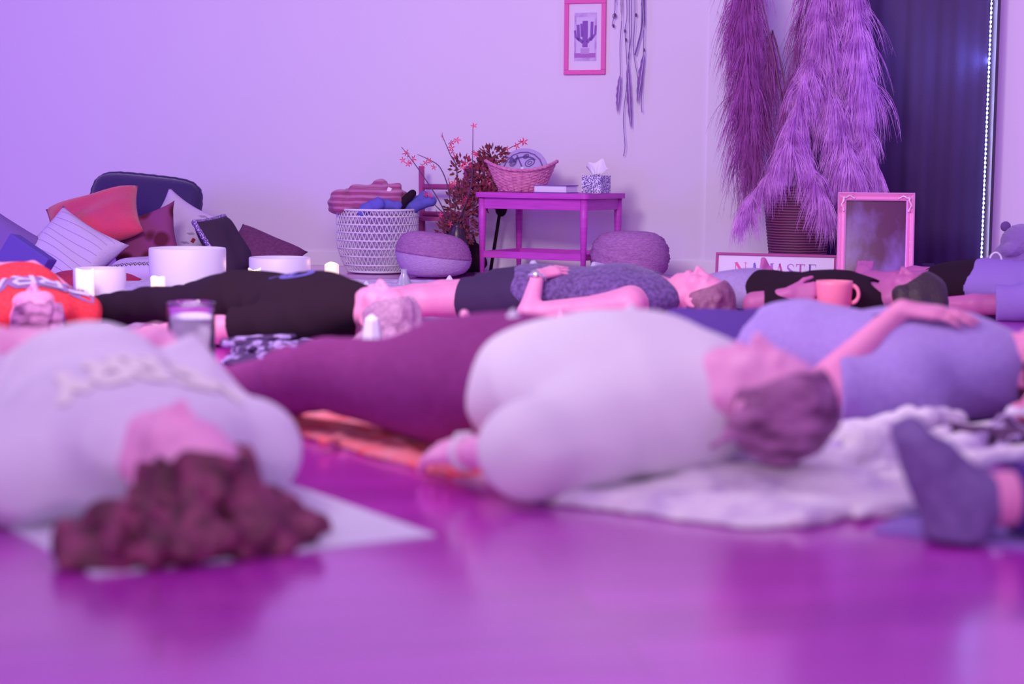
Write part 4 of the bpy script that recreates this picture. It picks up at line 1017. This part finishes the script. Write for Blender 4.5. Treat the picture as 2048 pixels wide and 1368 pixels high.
# ------------------------------------------------------------------ on the wall: cactus picture, feather hanging
def WB(o_, u, v, off): return o_ + WD * u + V((0, 0, v)) + WN * off
pc = onwall(1171, 74); k1 = onwall(1212, 74).x - onwall(1129, 74).x; pw = k1 * math.sqrt(1 + TH*TH); ph_ = (onwall(1171, -2).z - onwall(1171, 149).z)
t = thing('framed_picture', 'small cactus picture in a pink wooden frame on the wall', 'picture', pc); t.rotation_euler = WALLROT.to_euler()
# local: x along the wall, z up, -y out of the wall
fw = .026
D_('frame_pink', (.80, .12, .45), .5)
for s_ in (-1, 1):
    box('frame_rail', (0, -.012, s_ * (ph_/2 - fw/2)), (pw, .022, fw), M['frame_pink'], t); box('frame_rail', (s_ * (pw/2 - fw/2), -.012, 0), (fw, .020, ph_ - 2*fw), M['frame_pink'], t)
box('mount', (0, -.004, 0), (pw - fw, .006, ph_ - fw), mat('mount', (.80, .72, .86), .9), t, 0)
pr = box('print', (0.002, -.0078, 0), (pw * .54, .001, ph_ * .64), mat('print', (.52, .36, .66), .9, col2=(.66, .52, .78), scale=22, contrast=(.4, .6)), t, 0)
box('backdrop', (0.002, -.0086, .0), (pw * .44, .0006, ph_ * .52), mat('print_light', (.70, .60, .82), .9), pr, 0)
cl = [(.030, [(0, -.055), (0, .085)]), (.017, [(-.012, -.03), (-.035, -.01), (-.040, .065)]), (.013, [(-.03, -.02), (-.052, .0), (-.056, .035)]), (.016, [(.012, -.03), (.036, 0), (.038, .08)]), (.012, [(.03, -.02), (.056, .015), (.058, .06)]), (.012, [(-.018, .0), (-.022, .07)])]
cl += [(.034, [(-.022, -.075), (.022, -.075)])]
sc_ = ph_ / .40
ribbons('cactus', [(w__ * sc_, [(x * sc_, y * sc_) for x, y in s__]) for w__, s__ in cl[:-1]], .02, mat('cactus_ink', (.28, .12, .46), .9), pr, lambda u, v: (u, -.0095, v), step=.01)
ribbons('flower_pot', [(.03 * sc_, [(-.024 * sc_, -.075 * sc_), (.024 * sc_, -.075 * sc_)])], .03, mat('pot_ink', (.55, .36, .66), .9), pr, lambda u, v: (u, -.0100, v), step=.02)
ribbons('table_ink', [(.024 * sc_, [(-.058 * sc_, -.098 * sc_), (.058 * sc_, -.098 * sc_)])], .03, mat('table_ink', (.46, .18, .52), .9), pr, lambda u, v: (u, -.0097, v), step=.02)

hc_ = onwall(1262, -60); t = thing('feather_hanging', 'hanging of cords, beads and long feathers on the wall beside the picture', 'wall hanging', hc_); t.rotation_euler = WALLROT.to_euler()
def hp_(px, py, off=.03): q = WALLROT.transposed() @ (onwall(px, py, off) - hc_); return V(q)
tube('branch_rod', [hp_(1222, -58), hp_(1302, -62)], .007, M['twig'], t, 8)
D_('cord', (.22, .12, .40), .8); D_('feather', (.20, .10, .36), .7, col2=(.32, .14, .44), scale=25); D_('feather_dark', (.10, .05, .16), .7)
for pts in ([(1228, -58), (1230, 8), (1229, 25), (1224, 52)], [(1242, -58), (1243, 40), (1240, 90), (1241, 150)], [(1252, -58), (1254, 30), (1250, 60), (1253, 110), (1254, 130)], [(1259, -60), (1258, 120), (1247, 230), (1250, 290), (1247, 312)],
            [(1268, -60), (1270, 30), (1267, 100), (1276, 158)], [(1284, -60), (1284, 45), (1276, 88), (1270, 110)], [(1290, -60), (1287, 100), (1283, 200), (1284, 225)], [(1262, -60), (1263, 60), (1256, 118)]):
    tube('cord', smooth_path([hp_(*p, .03 + .006 * (i % 2)) for i, p in enumerate(pts)], 6), .0022 if pts[0][0] != 1284 else .005, M['cord'], t, 5)
for px, py in ((1230, 30), (1227, 52), (1252, 80), (1250, 62), (1272, 30), (1288, 100)):
    bm = bmesh.new(); bmesh.ops.create_icosphere(bm, subdivisions=2, radius=.008, matrix=Matrix.Translation(hp_(px, py, .03)) @ Matrix.Diagonal((.7, .7, 1.4, 1))); bmo('bead', bm, M['twig'], t, True)
def feather(px, y0, y1, wd, lean, m):
    a, b = hp_(px, y0, .035), hp_(px + lean, y1, .04); ft = tube('feather', [a, a.lerp(b, .5), b], .0018, M['quartz'], t, 5)
    bm = bmesh.new(); n = 26; prev = None
    for i in range(n + 1):
        u = i / n; p = a.lerp(b, .08 + .92 * u); w__ = wd * (math.sin(math.pi * min(1, u * .93 + .05)) ** .6) * (1 + .12 * math.sin(i * 5.1))
        cur = [bm.verts.new(p + V((-w__, .003, .012))), bm.verts.new(p), bm.verts.new(p + V((w__ * .55, .003, .012)))]
        if prev: bm.faces.new((prev[0], prev[1], cur[1], cur[0])); bm.faces.new((prev[1], prev[2], cur[2], cur[1]))
        prev = cur
    o = bmo('vane', bm, M[m], ft); o.modifiers.new('t', 'SOLIDIFY').thickness = .001
feather(1241, 148, 227, .016, -6, 'feather'); feather(1255, 122, 258, .017, 7, 'feather'); feather(1289, 104, 208, .018, -14, 'feather')
feather(1285, -20, 60, .012, 3, 'feather_dark'); feather(1243, -30, 42, .006, 0, 'feather_dark'); feather(1226, -45, 8, .010, 5, 'feather_dark')
pe = hp_(1229, 32, .03); bm = bmesh.new(); tube_bm(bm, [pe + V((.011 * math.sin(a), 0, .013 * math.cos(a))) for a in [i * math.pi / 10 for i in range(21)]], .0016, 5, False)
for q_ in ((0, -.013), (.009, -.009), (-.009, -.009)): tube_bm(bm, [pe, pe + V((q_[0], 0, q_[1]))], .0013, 4)
tube_bm(bm, [pe, pe + V((0, 0, .013))], .0013, 4); bmo('peace_charm', bm, M['twig'], t, True)

# ------------------------------------------------------------------ curtain, light strip
x0, x1 = onwall(1607, 300).x, onwall(1975, 300).x; zb = onwall(1800, 531).z
cu = thing('blackout_curtain', 'dark violet blackout curtain hanging from above frame on the wall', 'curtain', ((x0+x1)/2, wallY((x0+x1)/2), 0)); cu.rotation_euler = WALLROT.to_euler()
kk = math.sqrt(1 + TH*TH); n = 60; vs, fs = [], []; cw = (x1 - x0) * kk
for i in range(n + 1):
    u = -cw/2 + cw * i / n
    for z in (zb, 2.6): vs.append((u, -.045 - .006 * math.sin(i * .55) - .004 * math.sin(i * 1.3), z))
for i in range(n): a = 2 * i; fs.append((a, a+1, a+3, a+2))
o = pyd('fabric', vs, fs, mat('blackout', (.075, .045, .13), .8, bump=.2, bscale=160, col2=(.085, .05, .15), scale=3), cu, True); o.modifiers.new('t', 'SOLIDIFY').thickness = .008
box('hem_bar', (0, -.045, zb + .01), (cw, .016, .02), mat('blackout', (1, 1, 1)), cu); box('head_rail', (0, -.05, 2.62), (cw + .04, .05, .05), M['trim'], cu)
struct(wallbox('trim_1', x0 - .05, x1 + .12, zb - .06, zb - .012, .02, .05, M['trim']))
la, lb = onwall(1962, 527, .07), onwall(1979, 100, .07); lc = la.lerp(lb, 1.9)
ls = thing('led_strip', 'glowing blue white light strip down the right edge of dark curtain', 'light strip', la)
tube('tape', [(0, 0, 0), lc - la], .004, mat('tape', (.5, .5, .8), .6), ls, 6)
lm = la.lerp(lc, .5) + WN * .03 + WD * -.004
ll_ = area('led_glow_light', lm, lm - WD * 1.0 + WN * .1, .02, 7, (.25, .40, 1.0), 2.6)
ll_.rotation_euler = (WALLROT.to_4x4() @ Matrix.Rotation(R(90), 4, 'Y')).to_euler()
gx = onwall(1986, 300).x
struct(wallbox('trim_2', gx, gx + .012, zb - .03, 3.0, .02, .115, mat('dark_trim', (.05, .03, .08), .6), None, .001))  # dark edge made deep to keep the strip's light off the right wall
dm = bpy.data.meshes.new('diode'); bm = bmesh.new(); bbox_bm(bm, (0, -.004, 0), (.007, .006, .009)); bm.to_mesh(bm and dm); bm.free(); dm.materials.append(mat('diode', (.6, .7, 1), .4, emit=(.30, .45, 1), estr=40))
for i in range(90):
    o = bpy.data.objects.new('diode', dm); C.objects.link(o); o.parent = ls; o.location = (lc - la) * ((i + .5) / 90)

# ------------------------------------------------------------------ pampas grass in a woven pot
PX, PY = DP(1595, 500, 9.14).x, 9.14
pg = thing('pampas_grass', 'tall woven dark pot with drooping feathery pampas plumes by the curtain', 'potted plant', (PX, PY, 0)); po = V((PX, PY, 0))
D_('pot_weave', (.05, .012, .035), .6, col2=(.30, .06, .20), scale=22, spec=.4, kind='wave', contrast=(.35, .9))
pr_ = []
for i in range(56):
    u = i / 55; pr_.append((.135 + .058 * u + (.0035 if i % 2 else 0), .52 * u))
lathe('pot', [(0, 0)] + pr_ + [(.178, .52), (.165, .45), (0, .44)], M['pot_weave'], pg, 56)
D_('plume', (.48, .15, .56), .9, col2=(.78, .36, .84), scale=14); D_('plume_dark', (.30, .06, .28), .9, col2=(.42, .11, .44), scale=14)
D_('stem', (.24, .09, .20), .8)
rg = random.Random(11)
def plume(spine, n, L, spread, m, w0=.00115, fall=1.0):
    sp = smooth_path([DP(x, y, d) - po for x, y, d in spine], 10)
    stem = smooth_path([V((rg.uniform(-.05, .05), rg.uniform(-.04, .04), .46)), sp[0].lerp(V((0, 0, .5)), .45) + V((0, 0, .08)), sp[0]], 6)
    root_ = tube('plume_stem', stem + sp[1:], [.0045] * len(stem) + [.0035 * (1 - .7 * i / len(sp)) for i in range(1, len(sp))], M['stem'], pg, 5)
    vs, fs = [], []
    for tf in range(n // 6):
        u0 = rg.random() ** .8 * (len(sp) - 1.001); a0 = rg.uniform(0, 6.283); out_ = rg.uniform(.2, 1.2); l0 = L * rg.uniform(.5, 1.3); w1 = rg.uniform(-.09, .09); up = rg.uniform(.1, .9)
        for i in range(9):
            u = min(len(sp) - 1.001, max(0, u0 + rg.gauss(0, .35))); k = int(u); p = sp[k].lerp(sp[k+1], u - k); tg = (sp[k+1] - sp[k]).normalized()
            a = a0 + rg.gauss(0, .22); out = V((math.cos(a), math.sin(a) * .8, 0)); d = (tg * up + out * out_ * spread * 3.3 + V((0, 0, rg.uniform(0, .3)))).normalized()
            ll = l0 * rg.uniform(.7, 1.1); seg = 7; w_ = w0 * rg.uniform(.6, 1.5); cur = p; side = V((1, rg.uniform(-.5, .5), 0)).normalized() * w_; b0 = len(vs)
            wob = w1 + rg.uniform(-.05, .05)
            for s_ in range(seg + 1):
                f_ = 1 - (s_ / seg) ** 2 * .85; vs += [cur - side * f_, cur + side * f_]
                d = (d + V((wob, 0, -.46 * fall))).normalized(); cur = cur + d * ll / seg
                if s_: b = b0 + 2 * s_; fs.append((b-2, b-1, b+1, b))
            for h_ in range(3):
                s_ = rg.randint(2, seg - 1); q_ = (vs[b0 + 2*s_] + vs[b0 + 2*s_ + 1]) / 2; e = q_ + V((rg.uniform(-.025, .025), rg.uniform(-.01, .01), -rg.uniform(.02, .06))); b = len(vs)
                vs += [q_ - side * .45, q_ + side * .45, e]; fs.append((b, b+1, b+2))
    o = pyd('plume', vs, fs, M[m], root_); o['kind'] = 'stuff'
def P3(*a): return a
plume([(1492, -120, 9.2), (1490, 0, 9.2), (1492, 150, 9.15), (1500, 300, 9.1)], 1500, .33, .22, 'plume_dark')
plume([(1500, -60, 9.25), (1502, 100, 9.25), (1508, 250, 9.2)], 700, .36, .18, 'plume_dark')
plume([(1545, 60, 9.25), (1525, 180, 9.2), (1505, 330, 9.1)], 500, .34, .14, 'plume_dark')
plume([(1700, -140, 9.1), (1706, 0, 9.05), (1722, 120, 9.0), (1735, 200, 9.0)], 1300, .30, .26, 'plume')
plume([(1655, -140, 9.15), (1650, 0, 9.1), (1648, 140, 9.05)], 1000, .34, .22, 'plume')
plume([(1620, -100, 9.25), (1600, 60, 9.25), (1590, 160, 9.2), (1580, 230, 9.1)], 500, .24, .26, 'plume_dark')
plume([(1640, 100, 9.1), (1610, 150, 9.0), (1590, 240, 8.95), (1575, 300, 8.9)], 1100, .28, .26, 'plume')
plume([(1640, 160, 9.05), (1665, 200, 9.0), (1690, 290, 8.95), (1705, 350, 8.9)], 1300, .28, .28, 'plume')
plume([(1605, 260, 9.0), (1560, 320, 8.95), (1510, 385, 8.95), (1485, 430, 8.95)], 700, .18, .16, 'plume')
plume([(1610, 300, 8.95), (1630, 360, 8.85), (1650, 410, 8.85)], 600, .20, .22, 'plume')
plume([(1700, 200, 9.0), (1735, 280, 8.95), (1748, 350, 8.95)], 500, .20, .16, 'plume')

# ------------------------------------------------------------------ NAMASTE sign, gilt frame
sl = DP(1430, 560, 8.98); sr = DP(1672, 560, 8.78); sd = (sr - sl); sd.z = 0; sw_ = sd.length; sd.normalize()
t = thing('namaste_sign', 'white sign reading NAMASTE in a wooden frame, leaning by the pot', 'sign', (sl.x, sl.y, 0), math.atan2(sd.y, sd.x))
t.rotation_euler = (R(-6), 0, math.atan2(sd.y, sd.x)); H_ = .172
for z in (.007, H_ - .007): box('frame_rail', (sw_/2, 0, z), (sw_, .02, .014), M['wood_rail'], t)
for x in (.007, sw_ - .007): box('frame_rail', (x, 0, H_/2), (.014, .02, H_ - .028), M['wood_rail'], t)
box('board', (sw_/2, .004, H_/2), (sw_ - .02, .008, H_ - .02), mat('board', (.84, .79, .90), .7), t, 0)
SG = {'N': [(.05, [(.08, 0), (.08, 1)]), (.22, [(.1, 1), (.9, 0)]), (.05, [(.92, 0), (.92, 1)]), (.04, [(-.05, 1), (.22, 1)]), (.04, [(.76, 1), (1.06, 1)]), (.04, [(-.05, 0), (.22, 0)])],
      'A': [(.05, [(.08, 0), (.48, 1)]), (.22, [(.46, 1), (.86, 0)]), (.04, [(.2, .36), (.75, .36)]), (.04, [(-.02, 0), (.2, 0)]), (.04, [(.7, 0), (1.02, 0)])],
      'M': [(.05, [(.05, 0), (.1, 1)]), (.2, [(.1, 1), (.48, .1)]), (.05, [(.48, .1), (.88, 1)]), (.2, [(.88, 1), (.92, 0)]), (.04, [(-.05, 1), (.2, 1)]), (.04, [(.8, 1), (1.08, 1)])],
      'S': [(.06, [(.85, .78), (.7, .95), (.45, 1), (.2, .92)]), (.18, [(.18, .9), (.14, .72), (.4, .55), (.7, .42), (.86, .25)]), (.06, [(.86, .22), (.7, .04), (.4, 0), (.12, .2)])],
      'T': [(.2, [(.5, 0), (.5, 1)]), (.06, [(0, .97), (1, .97)]), (.05, [(.02, 1), (.02, .8)]), (.05, [(.98, 1), (.98, .8)]), (.04, [(.3, 0), (.7, 0)])],
      'E': [(.2, [(.2, 0), (.2, 1)]), (.05, [(.05, .98), (.88, .98)]), (.05, [(.2, .52), (.7, .52)]), (.05, [(.05, .02), (.9, .02)]), (.04, [(.86, 1), (.86, .8)])]}
ct = ((.85, .15, .35), (.20, .16, .62), (.50, .22, .62), (.55, .10, .35), (.45, .20, .62), (.50, .12, .45), (.20, .10, .40))
px_l = [1469, 1500, 1521, 1551, 1573, 1592, 1616]
for i, g in enumerate('NAMASTE'):
    lx = (px_l[i] - 1430) / 242 * sw_; wl = .052 if g != 'M' else .062; hl = .072
    wl = {'N': .062, 'M': .066}.get(g, .046)
    o = ribbons('letter_' + g.lower(), SG[g], .1, mat('sign_' + str(i), ct[i], .7), t, lambda u, v: (lx + u * wl, -.0015, .048 + v * hl), step=.2)
ml = DP(1672, 560, 8.62); mr = DP(1826, 560, 8.56); md_ = mr - ml; md_.z = 0; mw = md_.length
t = thing('ornate_frame', 'pink gilt ornate frame with a painted dim reflection, leaning before the curtain', 'mirror', (ml.x, ml.y, 0)); t.rotation_euler = (R(-7), 0, math.atan2(md_.y, md_.x)); MH = .50
D_('gilt', (1.0, .42, .70), .25, metal=.3, spec=.7, bump=.1, bscale=60)
D_('gilt_relief', (.95, .62, .80), .3, metal=.4, bump=.3, bscale=60)
def moulding(a, b, wd):
    a, b = V(a), V(b); d = (b - a); L = d.length; d.normalize(); n = V((-d.z, 0, d.x)); prof = [(0, 0), (0, -.018), (.006, -.024), (.012, -.018), (.022, -.012), (.03, -.020), (.036, -.026), (wd, -.022), (wd, 0)]
    bm = bmesh.new(); r0 = [bm.verts.new(a + n * u + V((0, y, 0)) + d * u) for u, y in prof]; r1 = [bm.verts.new(b + n * u + V((0, y, 0)) - d * u) for u, y in prof]
    for i in range(len(prof) - 1): bm.faces.new((r0[i], r1[i], r1[i+1], r0[i+1]))
    bm.faces.new(r0); bm.faces.new(r1[::-1]); return bmo('frame_rail', bm, M['gilt'], t)
cs = [(0, 0, 0), (mw, 0, 0), (mw, 0, MH), (0, 0, MH)]
for i in range(4): moulding(cs[i], cs[(i+1) % 4], .042)
for cx, cz, sx, sz in ((.02, .02, 1, 1), (mw-.02, .02, -1, 1), (mw-.02, MH-.02, -1, -1), (.02, MH-.02, 1, -1)):
    bm = bmesh.new()
    for q_ in range(2):
        pts = [(cx + sx * (.006 + .06 * s_) if q_ == 0 else cx + sx * (.004 + .006 * math.sin(s_ * 9)), -.026, cz + sz * (.004 + .006 * math.sin(s_ * 9)) if q_ == 0 else cz + sz * (.006 + .075 * s_)) for s_ in [i / 10 for i in range(11)]]
        tube_bm(bm, pts, [.007 - .004 * i / 10 for i in range(11)], 6)
        for k in (3, 6, 9): bmesh.ops.create_icosphere(bm, subdivisions=1, radius=.006, matrix=Matrix.Translation(pts[k]) @ Matrix.Diagonal((1.3, .5, 1.3, 1)))
    bmo('corner_ornament', bm, M['gilt_relief'], t, True)
box('glass', (mw/2, -.006, MH/2), (mw - .07, .004, MH - .07), mat('mirror_reflection', (.13, .03, .10), .12, spec=.6, col2=(.30, .16, .50), scale=5, contrast=(.45, .7), stretch=(1.2, 1, .7)), t, 0)  # plum and lilac blotches paint in the mirror's dim reflection

# plush toy and bottle at the far right
t = thing('plush_bear', 'violet plush bear slumped against the wall at the right edge', 'soft toy', (DP(2030, 500, 8.25).x, 8.25, 0))
S = Solid(.007); S.ell((.0, 0, .13), (.14, .12, .14)); S.ell((.03, -.02, .27), (.105, .10, .09), None, .02); S.ell((-.05, -.09, .235), (.05, .04, .035), None, .015); S.cap((-.08, -.05, .15), (-.10, -.16, .07), .05, .045, .03); S.cap((.12, -.05, .15), (.15, -.16, .07), .05, .045, .03)
S.build('body', mat('plush', (.30, .18, .46), .95, bump=.6, bscale=160, sheen=.4), t, zmin=.001, noise=lambda X, Y, Z: .002 * np.sin(X * 140) * np.sin(Z * 150))
for x in (-.05, .11):
    S = Solid(.005); S.ell((x, 0, .345), (.026, .014, .026)); S.build('ear', mat('plush_dark', (.16, .08, .26), .95), t)
t = thing('water_bottle', 'white water bottle with a loop handle behind the violet grey shirt', 'bottle', (DP(1992, 500, 7.85).x, 7.85, 0))
lathe('bottle', [(0, 0), (.036, 0), (.038, .005), (.038, .15), (.030, .168), (0, .168)], M['quartz'], t, 32); box('lid', (0, 0, .183), (.072, .05, .032), M['white_cotton'], t, .004)
tube('loop_handle', [(.028 * math.cos(a), 0, .198 + .040 * math.sin(a)) for a in [i * math.pi / 12 for i in range(13)]], .0045, M['white_cotton'], t, 8)

# ------------------------------------------------------------------ cushions on the left
D_('cush_navy', (.04, .018, .11), .7, bump=.2, bscale=60, sheen=.3); D_('cush_orange', (.72, .06, .14), .9, col2=(.60, .05, .16), scale=6, bump=.5, bscale=120, sheen=.3)
D_('cush_plaid', (.11, .010, .035), .9, col2=(.26, .05, .18), scale=9, kind='voronoi', contrast=(.3, .5))
D_('cush_white', (.62, .50, .74), .9, bump=.3, bscale=90); D_('cush_dark', (.05, .025, .06), .9); D_('cush_maroon', (.14, .035, .12), .9, col2=(.18, .05, .16), scale=60)
D_('cush_red', (.52, .03, .10), .9, col2=(.40, .03, .12), scale=60, bump=.4, bscale=120); D_('cush_violet', (.22, .12, .42), .9)
G1 = 'cushions heaped at the wall'
def cush(name, lab, m, px, py, D, size, xa, ya, **k):
    return cushion(name, lab, M[m] if isinstance(m, str) else m, size, DP(px, py, D), basis(xa, ya), G1, **k)
cush('cushion', 'large dark navy cushion with ruffled edge behind all the others', 'cush_navy', 285, 435, 9.95, (.72, .50, .18), (1, -.3, -.09), (.05, .22, 1), pinch=.0, ruffle=.006, rnd=.14, seam=(M['cush_navy'], .010))
cush('cushion', 'orange red cushion with pointed corners lying on top of the heap', 'cush_orange', 188, 440, 9.25, (.52, .46, .16), (.48, .06, .13), (.20, -.38, -.22), pinch=.4, seed=2)
c3 = cush('cushion', 'pale lilac cushion with thin pleated lines at the left', 'cush_white', 138, 508, 8.98, (.46, .44, .17), (.80, -.30, -.42), (.35, .55, .75), pinch=.6, seed=3)
st_ = []
for i in range(9):
    v = -.9 + .22 * i; st_.append([(u, v + .03 * math.sin(u * 3 + i)) for u in [-.92 + .1 * q_ for q_ in range(19)]])
sc3 = drape([c3]); ribbons('pleat', [[(a * .21, b * .20) for a, b in s__] for s__ in st_], .0028, mat('pleat', (.34, .22, .50), .9), c3, lambda u, v: (u, v, ((sc3(u, v, .5) or V((0, 0, .02))).z + .0008)), step=.02)
cush('cushion', 'dark red checked cushion beneath the orange red one', 'cush_plaid', 290, 487, 9.22, (.42, .38, .12), (.92, -.15, .28), (-.28, .35, .88), pinch=.8, seed=4)
c5 = cush('cushion', 'white cushion with dark red diamonds and fine lines', 'cush_white', 362, 460, 9.60, (.40, .36, .13), (.86, -.2, -.46), (.35, .30, .85), pinch=.7, seed=5)
s5 = drape([c5]); p5 = lambda u, v: (u, v, ((s5(u, v, .5) or V((0, 0, .02))).z + .001))
ribbons('diamond', [(.020, [(.115, y), (.115, y + .026)]) for y in (-.11, -.04, .03, .10)], .02, mat('diamond', (.30, .02, .06), .9), c5, p5, step=.01)
ribbons('line', [(.0022, [(x, y), (x + .03, y + .02)]) for y in (-.13, -.07, -.01, .05, .11) for x in (.06, .068, .076, .145, .153)], .002, M['ink_violet'], c5, p5, step=.01)
c6 = cush('cushion', 'black cushion with a glittering side band, leaning between white and maroon ones', 'cush_dark', 452, 494, 9.32, (.36, .36, .13), (.50, -.10, -.80), (.25, .90, .1), pinch=.2, seed=6, seam=(mat('glitter', (.10, .05, .24), .4, col2=(.62, .42, .85), scale=160, kind='voronoi', contrast=(.6, .2)), .014))
cush('cushion', 'maroon cushion lying lowest at the right end of the heap', 'cush_maroon', 520, 510, 9.5, (.42, .36, .12), (.90, -.2, -.36), (.3, .75, .50), pinch=.5, seed=7)
cush('cushion', 'small red cushion flat on the floor behind the small white bowl', 'cush_red', 172, 567, 8.30, (.48, .34, .11), (1, -.05, 0), (0, 1, .05), pinch=.8, seed=8)
c9 = cush('cushion', 'pale cushion with black zigzag band lying behind the largest white bowl', 'cush_white', 285, 540, 8.88, (.42, .34, .12), (1, -.15, .08), (0, 1, .12), pinch=.5, seed=9)
zz = [(.006, [(-.18 + .012 * i, -.125 + .018 * (i % 2)) for i in range(31)]), (.005, [(-.18 + .012 * i, -.105 + .018 * (i % 2)) for i in range(31)])]
s9c = drape([c9]); ribbons('zigzag_band', zz, .006, M['hair_dark'], c9, lambda u, v: (u, v, ((s9c(u, v, .5) or V((0, 0, .02))).z + .001)), step=.01)
cush('cushion', 'violet cushion cut off by the left edge of the photo', 'cush_violet', -30, 492, 8.9, (.46, .42, .16), (.8, -.1, -.5), (.4, .5, .7), pinch=.3, seed=10)
bk_ = tag(box('foam_block', (0, 0, 0), (.23, .10, .15), mat('foam_blue', (.12, .07, .42), .9, bump=.3, bscale=200), None, .008), 'blue foam block leaning on the pale pleated cushion at the left edge', 'yoga block')
bk_.matrix_world = Matrix.Translation(DP(52, 520, 8.05)) @ basis((.80, -.2, -.50), (.15, .95, -.1)).to_4x4()
